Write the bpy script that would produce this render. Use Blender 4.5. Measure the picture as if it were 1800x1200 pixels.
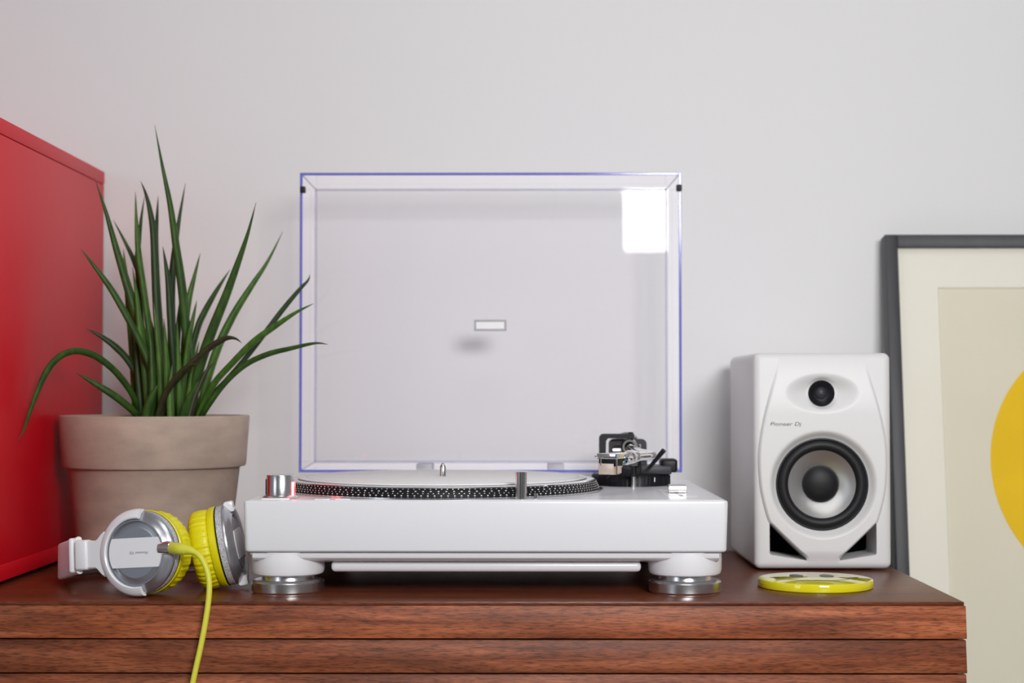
import bpy, bmesh, math, random
from mathutils import Vector, Matrix, Euler

for o in list(bpy.data.objects):
    bpy.data.objects.remove(o)
scene = bpy.context.scene
C = scene.collection
R_ = math.radians
random.seed(7)

# ------------------------------------------------------------------ camera
T = 0.41                       # height of the sideboard top above the floor
H = 0.190                      # camera height above the sideboard top
F = 2900.0                     # focal length in pixels of the 1800 px frame
CAMROT = Euler((R_(90 + 1.735), 0, R_(0.375)), 'XYZ')
cam = bpy.data.cameras.new('camera')
cam_o = bpy.data.objects.new('camera', cam)
C.objects.link(cam_o)
cam_o.location = (0, 0, T + H)
cam_o.rotation_euler = CAMROT
cam.sensor_width = 36.0
cam.lens = F / 1800.0 * 36.0
cam.clip_start = 0.05
cam.dof.use_dof = True
cam.dof.focus_distance = 1.575
cam.dof.aperture_fstop = 5.0
scene.camera = cam_o

# ------------------------------------------------------------------ light
scene.view_settings.view_transform = 'Standard'
scene.view_settings.look = 'None'
scene.view_settings.gamma = 1.0
scene.view_settings.use_curve_mapping = False
scene.view_settings.exposure = 0.0
world = bpy.data.worlds.new('world')
scene.world = world
world.use_nodes = True
world.node_tree.nodes['Background'].inputs[0].default_value = (0.94, 0.97, 1.0, 1)
world.node_tree.nodes['Background'].inputs[1].default_value = 0.40


def area_light(name, loc, target, w, h, power, col):
    L = bpy.data.lights.new(name, 'AREA')
    L.shape = 'RECTANGLE'
    L.size = w
    L.size_y = h
    L.energy = power
    L.color = col
    o = bpy.data.objects.new(name, L)
    C.objects.link(o)
    o.location = loc
    o.rotation_euler = (Vector(target) - Vector(loc)).to_track_quat('-Z', 'Y').to_euler()
    return o


key = area_light('softbox_right', (0.600, -0.55, T + 0.815), (0.22, 1.8, T + 0.20), 0.67, 0.50, 14.2, (0.99, 0.985, 0.985))
key.data.spread = R_(112)        # gridded softbox: the light falls off away from its axis
area_light('window_left', (-2.55, -0.9, T + 0.75), (-0.1, 1.2, T + 0.25), 1.2, 1.5, 16, (0.82, 0.91, 1.0))
area_light('overhead_fill', (0.2, 0.2, T + 1.90), (0.2, 0.9, T), 0.9, 0.9, 10.5, (1.0, 0.98, 0.95))  # added fill from above to brighten level surfaces, no known lamp there

CAM = Vector((0, 0, H))
RM = CAMROT.to_matrix()


def at(px, py, d):
    """photo pixel -> point (X, depth, height above the sideboard) on the plane at depth d"""
    v = RM @ Vector(((px - 900) / F, (600 - py) / F, -1))
    return CAM + v * (d / v.y)


# ------------------------------------------------------------------ materials
def new_mat(name):
    m = bpy.data.materials.new(name)
    m.use_nodes = True
    return m, m.node_tree.nodes, m.node_tree.links


def pbr(name, col, rough=0.5, metal=0.0, bump=0.0, bscale=200.0, var=0.0, vscale=8.0, emit=None, estr=0.0,
        coat=0.0, spec=0.5, stretch=(1, 1, 1)):
    m, n, l = new_mat(name)
    b = n['Principled BSDF']
    b.inputs['Base Color'].default_value = (*col, 1)
    b.inputs['Roughness'].default_value = rough
    b.inputs['Metallic'].default_value = metal
    b.inputs['Specular IOR Level'].default_value = spec
    b.inputs['Coat Weight'].default_value = coat
    if emit:
        b.inputs['Emission Color'].default_value = (*emit, 1)
        b.inputs['Emission Strength'].default_value = estr
    if bump or var:
        g = n.new('ShaderNodeNewGeometry')
        mp = n.new('ShaderNodeMapping')
        mp.inputs['Scale'].default_value = stretch
        l.new(g.outputs['Position'], mp.inputs['Vector'])
    if var:
        t = n.new('ShaderNodeTexNoise')
        t.inputs['Scale'].default_value = vscale
        t.inputs['Detail'].default_value = 6
        l.new(mp.outputs[0], t.inputs['Vector'])
        r = n.new('ShaderNodeValToRGB')
        r.color_ramp.elements[0].position = 0.3
        r.color_ramp.elements[1].position = 0.7
        r.color_ramp.elements[0].color = (*[c * (1 - var) for c in col], 1)
        r.color_ramp.elements[1].color = (*[min(1, c * (1 + var)) for c in col], 1)
        l.new(t.outputs['Fac'], r.inputs['Fac'])
        l.new(r.outputs['Color'], b.inputs['Base Color'])
    if bump:
        t2 = n.new('ShaderNodeTexNoise')
        t2.inputs['Scale'].default_value = bscale
        t2.inputs['Detail'].default_value = 4
        l.new(mp.outputs[0], t2.inputs['Vector'])
        bp = n.new('ShaderNodeBump')
        bp.inputs['Strength'].default_value = bump
        bp.inputs['Distance'].default_value = 0.001
        l.new(t2.outputs['Fac'], bp.inputs['Height'])
        l.new(bp.outputs['Normal'], b.inputs['Normal'])
    return m


def wood_mat(name, dark, mid, light, rough, zscale=45.0, patch=0.5):
    m, n, l = new_mat(name)
    b = n['Principled BSDF']
    g = n.new('ShaderNodeNewGeometry')
    mp = n.new('ShaderNodeMapping')
    mp.inputs['Scale'].default_value = (3.0, zscale, zscale)
    l.new(g.outputs['Position'], mp.inputs['Vector'])
    oi = n.new('ShaderNodeObjectInfo')
    off = n.new('ShaderNodeVectorMath')
    off.operation = 'SCALE'
    off.inputs[0].default_value = (37.0, 91.0, 53.0)
    l.new(oi.outputs['Random'], off.inputs['Scale'])
    ad = n.new('ShaderNodeVectorMath')
    ad.operation = 'ADD'
    l.new(mp.outputs[0], ad.inputs[0])
    l.new(off.outputs[0], ad.inputs[1])
    t1 = n.new('ShaderNodeTexNoise')
    t1.inputs['Scale'].default_value = 1.6
    t1.inputs['Detail'].default_value = 9
    t1.inputs['Roughness'].default_value = 0.62
    t1.inputs['Distortion'].default_value = 0.9
    l.new(ad.outputs[0], t1.inputs['Vector'])
    r1 = n.new('ShaderNodeValToRGB')
    r1.color_ramp.elements[0].position = 0.28
    r1.color_ramp.elements[0].color = (*dark, 1)
    r1.color_ramp.elements[1].position = 0.72
    r1.color_ramp.elements[1].color = (*light, 1)
    e = r1.color_ramp.elements.new(0.5)
    e.color = (*mid, 1)
    l.new(t1.outputs['Fac'], r1.inputs['Fac'])
    # short dark pores
    mp2 = n.new('ShaderNodeMapping')
    mp2.inputs['Scale'].default_value = (95.0, 1100.0, 1100.0)
    l.new(g.outputs['Position'], mp2.inputs['Vector'])
    t2 = n.new('ShaderNodeTexNoise')
    t2.inputs['Scale'].default_value = 1.0
    t2.inputs['Detail'].default_value = 3
    l.new(mp2.outputs[0], t2.inputs['Vector'])
    r2 = n.new('ShaderNodeValToRGB')
    r2.color_ramp.elements[0].position = 0.36
    r2.color_ramp.elements[0].color = (0.33, 0.30, 0.30, 1)
    r2.color_ramp.elements[1].position = 0.52
    r2.color_ramp.elements[1].color = (1, 1, 1, 1)
    l.new(t2.outputs['Fac'], r2.inputs['Fac'])
    mx = n.new('ShaderNodeMix')
    mx.data_type = 'RGBA'
    mx.blend_type = 'MULTIPLY'
    mx.inputs[0].default_value = 0.8
    l.new(r1.outputs['Color'], mx.inputs[6])
    l.new(r2.outputs['Color'], mx.inputs[7])
    # large darker heartwood patches
    mp3 = n.new('ShaderNodeMapping')
    mp3.inputs['Scale'].default_value = (4.0, 22.0, 22.0)
    l.new(g.outputs['Position'], mp3.inputs['Vector'])
    ad3 = n.new('ShaderNodeVectorMath')
    ad3.operation = 'ADD'
    l.new(mp3.outputs[0], ad3.inputs[0])
    l.new(off.outputs[0], ad3.inputs[1])
    t3 = n.new('ShaderNodeTexNoise')
    t3.inputs['Scale'].default_value = 1.0
    t3.inputs['Detail'].default_value = 4
    t3.inputs['Distortion'].default_value = 1.2
    l.new(ad3.outputs[0], t3.inputs['Vector'])
    r3 = n.new('ShaderNodeValToRGB')
    r3.color_ramp.elements[0].position = 0.36
    r3.color_ramp.elements[0].color = (0.50, 0.52, 0.60, 1)
    r3.color_ramp.elements[1].position = 0.55
    r3.color_ramp.elements[1].color = (1, 1, 1, 1)
    l.new(t3.outputs['Fac'], r3.inputs['Fac'])
    mx3 = n.new('ShaderNodeMix')
    mx3.data_type = 'RGBA'
    mx3.blend_type = 'MULTIPLY'
    mx3.inputs[0].default_value = patch
    l.new(mx.outputs[2], mx3.inputs[6])
    l.new(r3.outputs['Color'], mx3.inputs[7])
    br = n.new('ShaderNodeMapRange')
    br.inputs['To Min'].default_value = 0.78
    br.inputs['To Max'].default_value = 1.12
    l.new(oi.outputs['Random'], br.inputs['Value'])
    vm = n.new('ShaderNodeVectorMath')
    vm.operation = 'SCALE'
    l.new(mx3.outputs[2], vm.inputs[0])
    l.new(br.outputs[0], vm.inputs['Scale'])
    l.new(vm.outputs[0], b.inputs['Base Color'])
    b.inputs['Roughness'].default_value = rough
    b.inputs['Specular IOR Level'].default_value = 0.25
    bp = n.new('ShaderNodeBump')
    bp.inputs['Strength'].default_value = 0.25
    bp.inputs['Distance'].default_value = 0.0006
    l.new(t2.outputs['Fac'], bp.inputs['Height'])
    l.new(bp.outputs['Normal'], b.inputs['Normal'])
    return m


def clear_mat(name, tint, f0=0.04, rough=0.0, fmax=0.9):
    """thin clear sheet: straight-through tinted light plus Schlick reflection"""
    m, n, l = new_mat(name)
    n.remove(n['Principled BSDF'])
    out = n['Material Output']
    tr = n.new('ShaderNodeBsdfTransparent')
    tr.inputs[0].default_value = (*tint, 1)
    gl = n.new('ShaderNodeBsdfGlossy')
    gl.inputs['Roughness'].default_value = rough
    gl.inputs[0].default_value = (1, 1, 1, 1)
    lw = n.new('ShaderNodeLayerWeight')
    lw.inputs[0].default_value = 0.5
    p = n.new('ShaderNodeMath')
    p.operation = 'POWER'
    p.inputs[1].default_value = 5
    l.new(lw.outputs['Facing'], p.inputs[0])
    ma = n.new('ShaderNodeMath')
    ma.operation = 'MULTIPLY_ADD'
    ma.inputs[1].default_value = fmax - f0
    ma.inputs[2].default_value = f0
    l.new(p.outputs[0], ma.inputs[0])
    blk = n.new('ShaderNodeMixShader')
    hold = n.new('ShaderNodeBsdfTransparent')
    hold.inputs[0].default_value = (0, 0, 0, 1)
    l.new(ma.outputs[0], blk.inputs[0])
    l.new(hold.outputs[0], blk.inputs[1])
    l.new(gl.outputs[0], blk.inputs[2])
    mx = n.new('ShaderNodeAddShader')
    l.new(tr.outputs[0], mx.inputs[0])
    l.new(blk.outputs[0], mx.inputs[1])
    l.new(mx.outputs[0], out.inputs['Surface'])
    return m


def leaf_mat(name, base, band):
    m, n, l = new_mat(name)
    b = n['Principled BSDF']
    at_ = n.new('ShaderNodeAttribute')
    at_.attribute_name = 'along'
    g = n.new('ShaderNodeNewGeometry')
    t = n.new('ShaderNodeTexNoise')
    t.inputs['Scale'].default_value = 160
    t.inputs['Detail'].default_value = 4
    mp = n.new('ShaderNodeMapping')
    mp.inputs['Scale'].default_value = (1, 1, 0.35)
    l.new(g.outputs['Position'], mp.inputs['Vector'])
    l.new(mp.outputs[0], t.inputs['Vector'])
    r = n.new('ShaderNodeValToRGB')
    r.color_ramp.elements[0].position = 0.35
    r.color_ramp.elements[0].color = (*base, 1)
    r.color_ramp.elements[1].position = 0.72
    r.color_ramp.elements[1].color = (*band, 1)
    l.new(t.outputs['Fac'], r.inputs['Fac'])
    tip = n.new('ShaderNodeValToRGB')
    tip.color_ramp.elements[0].position = 0.93
    tip.color_ramp.elements[0].color = (0, 0, 0, 1)
    tip.color_ramp.elements[1].position = 0.985
    tip.color_ramp.elements[1].color = (1, 1, 1, 1)
    l.new(at_.outputs['Fac'], tip.inputs['Fac'])
    mx = n.new('ShaderNodeMix')
    mx.data_type = 'RGBA'
    l.new(tip.outputs['Color'], mx.inputs[0])
    l.new(r.outputs['Color'], mx.inputs[6])
    mx.inputs[7].default_value = (0.10, 0.055, 0.035, 1)
    l.new(mx.outputs[2], b.inputs['Base Color'])
    b.inputs['Roughness'].default_value = 0.48
    b.inputs['Specular IOR Level'].default_value = 0.35
    return m


M = {}
M['wall'] = pbr('wall_paint', (0.80, 0.795, 0.80), 0.85, bump=0.08, bscale=60, var=0.012, vscale=2.0)
M['wall_far'] = pbr('wall_paint_grey', (0.75, 0.75, 0.76), 0.85, var=0.02, vscale=2.0)
M['floor'] = pbr('grey_concrete', (0.30, 0.30, 0.31), 0.7, bump=0.1, bscale=40, var=0.1, vscale=3)
M['wood_top'] = wood_mat('walnut_top', (0.115, 0.027, 0.010), (0.185, 0.046, 0.018), (0.250, 0.072, 0.030), 0.32, 34, 0.25)
M['wood_front'] = wood_mat('walnut_front', (0.140, 0.031, 0.010), (0.300, 0.080, 0.029), (0.52, 0.165, 0.070), 0.45, 55, 0.75)
M['dark_gap'] = pbr('shadow_gap_wood', (0.05, 0.022, 0.014), 0.7)
M['white_gloss'] = pbr('white_lacquer', (0.81, 0.81, 0.835), 0.22, var=0.004, vscale=3)
M['white_deck'] = pbr('pearl_deck', (0.90, 0.90, 0.94), 0.22, 0.0, var=0.004)
M['white_satin'] = pbr('white_satin', (0.73, 0.724, 0.724), 0.42, bump=0.03, bscale=900)
M['white_plastic'] = pbr('white_plastic', (0.84, 0.835, 0.86), 0.30, var=0.004)
M['silver'] = pbr('brushed_aluminium', (0.72, 0.72, 0.73), 0.24, 1.0, bump=0.04, bscale=700, stretch=(1, 1, 12))
M['chrome'] = pbr('chrome', (0.86, 0.85, 0.84), 0.09, 1.0, var=0.01)
M['fader'] = pbr('satin_chrome', (0.55, 0.55, 0.54), 0.22, 1.0, var=0.01)
M['steel'] = pbr('polished_steel', (0.70, 0.69, 0.68), 0.14, 1.0, var=0.01)
M['platter'] = pbr('platter_aluminium', (0.80, 0.80, 0.81), 0.16, 1.0, var=0.01)
M['black'] = pbr('black_plastic', (0.008, 0.008, 0.011), 0.40, var=0.1, spec=0.25)
M['black_rubber'] = pbr('black_rubber', (0.009, 0.009, 0.011), 0.48, bump=0.05, bscale=600, spec=0.3)
M['grey_dark'] = pbr('charcoal_plastic', (0.028, 0.029, 0.035), 0.42, var=0.05, spec=0.3)
M['grey_print'] = pbr('grey_print', (0.10, 0.10, 0.11), 0.5, var=0.02)
M['void'] = pbr('port_black', (0.002, 0.002, 0.002), 0.95, spec=0.0, var=0.1)  # near-black colour stands in for the shade deep inside the ports
M['grey_light'] = pbr('light_grey_print', (0.60, 0.60, 0.61), 0.6, var=0.02)
M['hinge'] = pbr('grey_hinge', (0.42, 0.41, 0.44), 0.45, var=0.02)
M['felt'] = pbr('white_felt', (0.84, 0.83, 0.83), 0.9, bump=0.1, bscale=900)
M['red'] = pbr('red_powder_coat', (0.70, 0.004, 0.016), 0.40, spec=0.36, bump=0.03, bscale=420, var=0.03, vscale=4)
M['pot'] = pbr('grey_terracotta', (0.46, 0.35, 0.285), 0.80, bump=0.12, bscale=260, var=0.13, vscale=26, stretch=(1, 1, 2.2))
M['soil'] = pbr('soil', (0.03, 0.02, 0.014), 0.95, bump=0.8, bscale=150, var=0.4, vscale=90)
M['leaf'] = leaf_mat('leaf_green', (0.018, 0.055, 0.006), (0.042, 0.105, 0.010))
M['leaf_light'] = leaf_mat('leaf_mid_green', (0.034, 0.092, 0.008), (0.072, 0.165, 0.016))
M['leaf_dark'] = leaf_mat('leaf_dark_green', (0.016, 0.036, 0.008), (0.026, 0.060, 0.010))
M['leaf_brown'] = leaf_mat('leaf_withering', (0.030, 0.022, 0.010), (0.040, 0.050, 0.014))
M['yellow_pad'] = pbr('yellow_leatherette', (0.80, 0.72, 0.004), 0.36, bump=0.06, bscale=350, var=0.02)
M['yellow_cable'] = pbr('yellow_rubber', (0.72, 0.70, 0.06), 0.45, var=0.02)
M['yellow_gloss'] = pbr('yellow_enamel', (0.76, 0.68, 0.012), 0.08, coat=0.5, var=0.01)
M['ink'] = pbr('black_ink', (0.010, 0.011, 0.012), 0.3, var=0.05)
M['cup_silver'] = pbr('satin_silver', (0.47, 0.48, 0.52), 0.30, 0.85, var=0.02)
M['cup_disc'] = pbr('blue_grey_disc', (0.30, 0.325, 0.375), 0.30, 0.5, var=0.02)
M['frame'] = pbr('black_ash', (0.036, 0.036, 0.041), 0.50, bump=0.15, bscale=120, var=0.15, vscale=30, stretch=(6, 6, 0.4))
M['mat'] = pbr('cream_mount_card', (0.86, 0.83, 0.75), 0.8, var=0.01)
M['print'] = pbr('beige_paper', (0.76, 0.72, 0.60), 0.85, var=0.02, vscale=5)
M['print_yellow'] = pbr('printed_yellow', (0.88, 0.56, 0.006), 0.8, var=0.05, vscale=12)
M['glass'] = clear_mat('picture_glass', (0.985, 0.985, 0.975), 0.018, 0.0, 0.4)
M['acrylic'] = clear_mat('clear_acrylic', (0.992, 0.988, 1.0), 0.018, 0.012, 0.35)
M['cart_cream'] = pbr('cream_cartridge', (0.70, 0.57, 0.48), 0.32, 0.3, var=0.02)
M['gold'] = pbr('gold_pin', (0.72, 0.48, 0.16), 0.25, 1.0, var=0.02)
M['wire_blue'] = pbr('blue_wire', (0.05, 0.25, 0.45), 0.4, var=0.02)
M['dot'] = pbr('silver_dot', (0.80, 0.79, 0.76), 0.30, 0.6, var=0.02)
M['red_led'] = pbr('red_strobe_lens', (0.5, 0.02, 0.03), 0.3, emit=(1.0, 0.06, 0.07), estr=16.0, var=0.02)
# blue acrylic rim: body-coloured, partly see-through
_m, _n, _l = new_mat('blue_acrylic_rim')
_b = _n['Principled BSDF']
_b.inputs['Base Color'].default_value = (0.17, 0.19, 0.66, 1)
_b.inputs['Roughness'].default_value = 0.12
_b.inputs['Alpha'].default_value = 0.80
M['blue_rim'] = _m
_m, _n, _l = new_mat('lavender_edge_line')  # lavender tint stands in for light bent at the lid's inner edges
_b = _n['Principled BSDF']
_b.inputs['Base Color'].default_value = (0.40, 0.40, 0.62, 1)
_b.inputs['Roughness'].default_value = 0.15
_b.inputs['Alpha'].default_value = 0.30
M['edge_line'] = _m
for _nm, _col, _a in (('badge_white', (1.0, 1.0, 1.0), 0.62), ('badge_grey', (0.40, 0.39, 0.42), 0.55)):
    _m, _n, _l = new_mat(_nm)
    _b = _n['Principled BSDF']
    _b.inputs['Base Color'].default_value = (*_col, 1)
    _b.inputs['Roughness'].default_value = 0.3
    _b.inputs['Alpha'].default_value = _a
    M[_nm] = _m
# knurled white/silver collar
_m, _n, _l = new_mat('knurled_collar')
_b = _n['Principled BSDF']
_b.inputs['Roughness'].default_value = 0.35
_t = _n.new('ShaderNodeTexVoronoi')
_t.inputs['Scale'].default_value = 1300
_g = _n.new('ShaderNodeNewGeometry')
_l.new(_g.outputs['Position'], _t.inputs['Vector'])
_r = _n.new('ShaderNodeValToRGB')
_r.color_ramp.elements[0].position = 0.25
_r.color_ramp.elements[0].color = (0.82, 0.82, 0.83, 1)
_r.color_ramp.elements[1].position = 0.62
_r.color_ramp.elements[1].color = (0.34, 0.34, 0.37, 1)
_l.new(_t.outputs['Distance'], _r.inputs['Fac'])
_l.new(_r.outputs['Color'], _b.inputs['Base Color'])
M['knurl'] = _m
# woven silver speaker cone
_m, _n, _l = new_mat('woven_silver_cone')
_b = _n['Principled BSDF']
_b.inputs['Base Color'].default_value = (0.74, 0.74, 0.73, 1)
_b.inputs['Metallic'].default_value = 0.9
_b.inputs['Roughness'].default_value = 0.42
_b.inputs['Anisotropic'].default_value = 0.92
_tg = _n.new('ShaderNodeTangent')
_tg.direction_type = 'RADIAL'
_tg.axis = 'Y'
_l.new(_tg.outputs[0], _b.inputs['Tangent'])
_t = _n.new('ShaderNodeTexChecker')
_t.inputs['Scale'].default_value = 900
_g = _n.new('ShaderNodeNewGeometry')
_l.new(_g.outputs['Position'], _t.inputs['Vector'])
_bp = _n.new('ShaderNodeBump')
_bp.inputs['Strength'].default_value = 0.25
_bp.inputs['Distance'].default_value = 0.0004
_l.new(_t.outputs['Fac'], _bp.inputs['Height'])
_l.new(_bp.outputs['Normal'], _b.inputs['Normal'])
M['cone'] = _m


# ------------------------------------------------------------------ mesh helpers
def smooth_by_angle(me, ang=38):
    """smooth shading with real sharp edges above the angle"""
    bm = bmesh.new()
    bm.from_mesh(me)
    for f in bm.faces:
        f.smooth = True
    for e in bm.edges:
        if len(e.link_faces) == 2:
            e.smooth = e.calc_face_angle(0) < R_(ang)
    bm.to_mesh(me)
    bm.free()


class Root:
    pass


def empty(name, loc, label, cat, group=None):
    o = bpy.data.objects.new(name, None)
    C.objects.link(o)
    o.empty_display_size = 0.02
    o.location = (loc[0], loc[1], loc[2] + T)
    o['label'] = label
    o['category'] = cat
    o['base'] = [loc[0], loc[1], loc[2]]
    if group:
        o['group'] = group
    return o


def base_of(o):
    while o.parent:
        o = o.parent
    return Vector(o['base'][:]) if 'base' in o else Vector((0, 0, 0))


def obj(name, bm, mat, parent=None, base=None, ang=38, label=None):
    """one mesh object from a bmesh built in scene coordinates (z above the sideboard top)"""
    b = base_of(parent) if parent else Vector(base if base else (0, 0, 0))
    bmesh.ops.translate(bm, verts=bm.verts, vec=-b)
    bmesh.ops.recalc_face_normals(bm, faces=bm.faces)
    me = bpy.data.meshes.new(name)
    bm.to_mesh(me)
    bm.free()
    smooth_by_angle(me, ang)
    me.materials.append(M[mat] if isinstance(mat, str) else mat)
    o = bpy.data.objects.new(name, me)
    C.objects.link(o)
    if parent:
        o.parent = parent
    else:
        o.location = (b.x, b.y, b.z + T)
        o['base'] = [b.x, b.y, b.z]
    if label:
        o['label'] = label
    return o


def tag(o, label, cat, group=None):
    o['label'] = label
    o['category'] = cat
    if group:
        o['group'] = group
    return o


def NB():
    return bmesh.new()


def merge(bm, src, mtx=None):
    me = bpy.data.meshes.new('tmp')
    src.to_mesh(me)
    src.free()
    if mtx is not None:
        me.transform(mtx)
    bm.from_mesh(me)
    bpy.data.meshes.remove(me)
    return bm


def box(bm, x0, x1, y0, y1, z0, z1, bev=0.0, seg=3, mtx=None):
    b = bmesh.new()
    bmesh.ops.create_cube(b, size=1)
    for v in b.verts:
        v.co = Vector(((x0 + x1) / 2 + v.co.x * (x1 - x0), (y0 + y1) / 2 + v.co.y * (y1 - y0),
                       (z0 + z1) / 2 + v.co.z * (z1 - z0)))
    if bev > 0:
        bmesh.ops.bevel(b, geom=b.edges[:], offset=bev, segments=seg, profile=0.5, affect='EDGES')
    return merge(bm, b, mtx)


def frame(origin, xax, yax, zax):
    m = Matrix((xax, yax, zax)).transposed().to_4x4()
    m.translation = Vector(origin)
    return m


def lathe(bm, prof, segs=64, mtx=None, caps=True, wave=None):
    """revolve (r, h) profile about local Z; wave(theta, i) scales the radius of ring i"""
    b = bmesh.new()
    rings = []
    for i, (r, h) in enumerate(prof):
        if r < 1e-7:
            rings.append([b.verts.new((0, 0, h))])
        else:
            ring = []
            for k in range(segs):
                th = 2 * math.pi * k / segs
                rr = r * (wave(th, i) if wave else 1)
                ring.append(b.verts.new((rr * math.cos(th), rr * math.sin(th), h)))
            rings.append(ring)
    for a, c in zip(rings[:-1], rings[1:]):
        for k in range(segs):
            k2 = (k + 1) % segs
            if len(a) == 1 and len(c) == 1:
                continue
            if len(a) == 1:
                b.faces.new((a[0], c[k], c[k2]))
            elif len(c) == 1:
                b.faces.new((a[k], a[k2], c[0]))
            else:
                b.faces.new((a[k], a[k2], c[k2], c[k]))
    if caps:
        for ring, flip in ((rings[0], True), (rings[-1], False)):
            if len(ring) > 2:
                b.faces.new(ring[::-1] if flip else ring)
    return merge(bm, b, mtx)


def catmull(pts, n=6):
    P = [pts[0]] + list(pts) + [pts[-1]]
    out = []
    for i in range(1, len(P) - 2):
        for k in range(n):
            t = k / n
            a, b, c, d = P[i - 1], P[i], P[i + 1], P[i + 2]
            out.append([0.5 * (2 * b[j] + (c[j] - a[j]) * t + (2 * a[j] - 5 * b[j] + 4 * c[j] - d[j]) * t * t
                               + (3 * b[j] - a[j] - 3 * c[j] + d[j]) * t ** 3) for j in range(len(b))])
    out.append(list(pts[-1]))
    return out


def sweep(bm, path, section, closed_ends=True, up=Vector((0, 0, 1)), scales=None, attr=None):
    """sweep a closed 2D section [(side, up)] along a 3D path"""
    b = bmesh.new()
    lay = b.verts.layers.float.new(attr) if attr else None
    path = [Vector(p) for p in path]
    rings = []
    side_prev = None
    n = len(path)
    for i, p in enumerate(path):
        t = (path[min(i + 1, n - 1)] - path[max(i - 1, 0)]).normalized()
        if up is not None and abs(t.dot(up)) < 0.98:
            s = t.cross(up).normalized()
        elif side_prev is not None:
            s = (side_prev - t * side_prev.dot(t)).normalized()
        else:
            s = t.orthogonal().normalized()
        if side_prev is not None and s.dot(side_prev) < 0:
            s = -s
        side_prev = s
        u = s.cross(t).normalized()
        sc = scales[i] if scales else 1.0
        ring = []
        for (a, c) in section:
            v = b.verts.new(p + s * a * sc + u * c * sc)
            if lay:
                v[lay] = i / (n - 1)
            ring.append(v)
        rings.append(ring)
    m = len(section)
    for r0, r1 in zip(rings[:-1], rings[1:]):
        for k in range(m):
            b.faces.new((r0[k], r0[(k + 1) % m], r1[(k + 1) % m], r1[k]))
    if closed_ends:
        b.faces.new(rings[0][::-1])
        b.faces.new(rings[-1])
    return merge(bm, b)


def circ(r, n=12):
    return [(r * math.cos(2 * math.pi * k / n), r * math.sin(2 * math.pi * k / n)) for k in range(n)]


def rrect(w, h, r, n=4):
    out = []
    for cx, cy, a0 in ((w / 2 - r, h / 2 - r, 0), (-w / 2 + r, h / 2 - r, 90), (-w / 2 + r, -h / 2 + r, 180),
                       (w / 2 - r, -h / 2 + r, 270)):
        for k in range(n + 1):
            a = R_(a0 + 90 * k / n)
            out.append((cx + r * math.cos(a), cy + r * math.sin(a)))
    return out


def tube(bm, pts, r, n=12, sub=6, scales=None):
    path = catmull(pts, sub) if sub > 1 else pts
    sc = None
    if scales:
        sc = [s[0] for s in catmull([(s,) for s in scales], sub)] if sub > 1 else scales
    return sweep(bm, path, circ(r, n), up=None, scales=sc)


def prism(bm, poly, y0, y1, mtx=None, taper=1.0):
    """closed prism from a polygon of (x, z), between depths y0 and y1"""
    b = bmesh.new()
    cx = sum(p[0] for p in poly) / len(poly)
    cz = sum(p[1] for p in poly) / len(poly)
    a = [b.verts.new((p[0], y0, p[1])) for p in poly]
    c = [b.verts.new((cx + (p[0] - cx) * taper, y1, cz + (p[1] - cz) * taper)) for p in poly]
    m = len(poly)
    b.faces.new(a)
    b.faces.new(c[::-1])
    for k in range(m):
        b.faces.new((a[k], c[k], c[(k + 1) % m], a[(k + 1) % m]))
    return merge(bm, b, mtx)


def round_poly(poly, r, n=4):
    out = []
    m = len(poly)
    for i in range(m):
        p0, p, p1 = Vector(poly[i - 1]), Vector(poly[i]), Vector(poly[(i + 1) % m])
        a = p + (p0 - p).normalized() * r
        c = p + (p1 - p).normalized() * r
        for k in range(n + 1):
            t = k / n
            q = a * (1 - t) ** 2 + p * 2 * t * (1 - t) + c * t * t
            out.append((q.x, q.y))
    return out


def text_bm(body, width, mtx, thick=0.0002, shear=0.22, stretch=1.35):
    """flat lettering as a thin mesh; local X = reading direction, local Y = up, centred"""
    cu = bpy.data.curves.new('lettering', 'FONT')
    cu.body = body
    cu.shear = shear
    cu.extrude = 0.01
    cu.resolution_u = 3
    o = bpy.data.objects.new('lettering_tmp', cu)
    C.objects.link(o)
    dg = bpy.context.evaluated_depsgraph_get()
    me = bpy.data.meshes.new_from_object(o.evaluated_get(dg))
    bpy.data.objects.remove(o)
    bpy.data.curves.remove(cu)
    xs = [v.co.x for v in me.vertices]
    ys = [v.co.y for v in me.vertices]
    s = width / (max(xs) - min(xs))
    cx, cy = (max(xs) + min(xs)) / 2, (max(ys) + min(ys)) / 2
    for v in me.vertices:
        v.co = Vector(((v.co.x - cx) * s, (v.co.y - cy) * s / stretch, v.co.z / 0.01 * thick))
    me.transform(mtx)
    bm = bmesh.new()
    bm.from_mesh(me)
    bpy.data.meshes.remove(me)
    return bm


def boolean_cut(bm_body, bm_cut):
    obs = []
    for b in (bm_body, bm_cut):
        bmesh.ops.recalc_face_normals(b, faces=b.faces)
        me = bpy.data.meshes.new('cut_tmp')
        b.to_mesh(me)
        b.free()
        o = bpy.data.objects.new('cut_tmp', me)
        C.objects.link(o)
        obs.append(o)
    md = obs[0].modifiers.new('cut', 'BOOLEAN')
    md.operation = 'DIFFERENCE'
    md.solver = 'EXACT'
    md.object = obs[1]
    dg = bpy.context.evaluated_depsgraph_get()
    me = bpy.data.meshes.new_from_object(obs[0].evaluated_get(dg))
    for o in obs:
        bpy.data.objects.remove(o)
    out = bmesh.new()
    out.from_mesh(me)
    bpy.data.meshes.remove(me)
    return out


def sstep(a, b, x):
    t = max(0.0, min(1.0, (x - a) / (b - a)))
    return t * t * (3 - 2 * t)


def struct(o):
    o['kind'] = 'structure'
    return o


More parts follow.
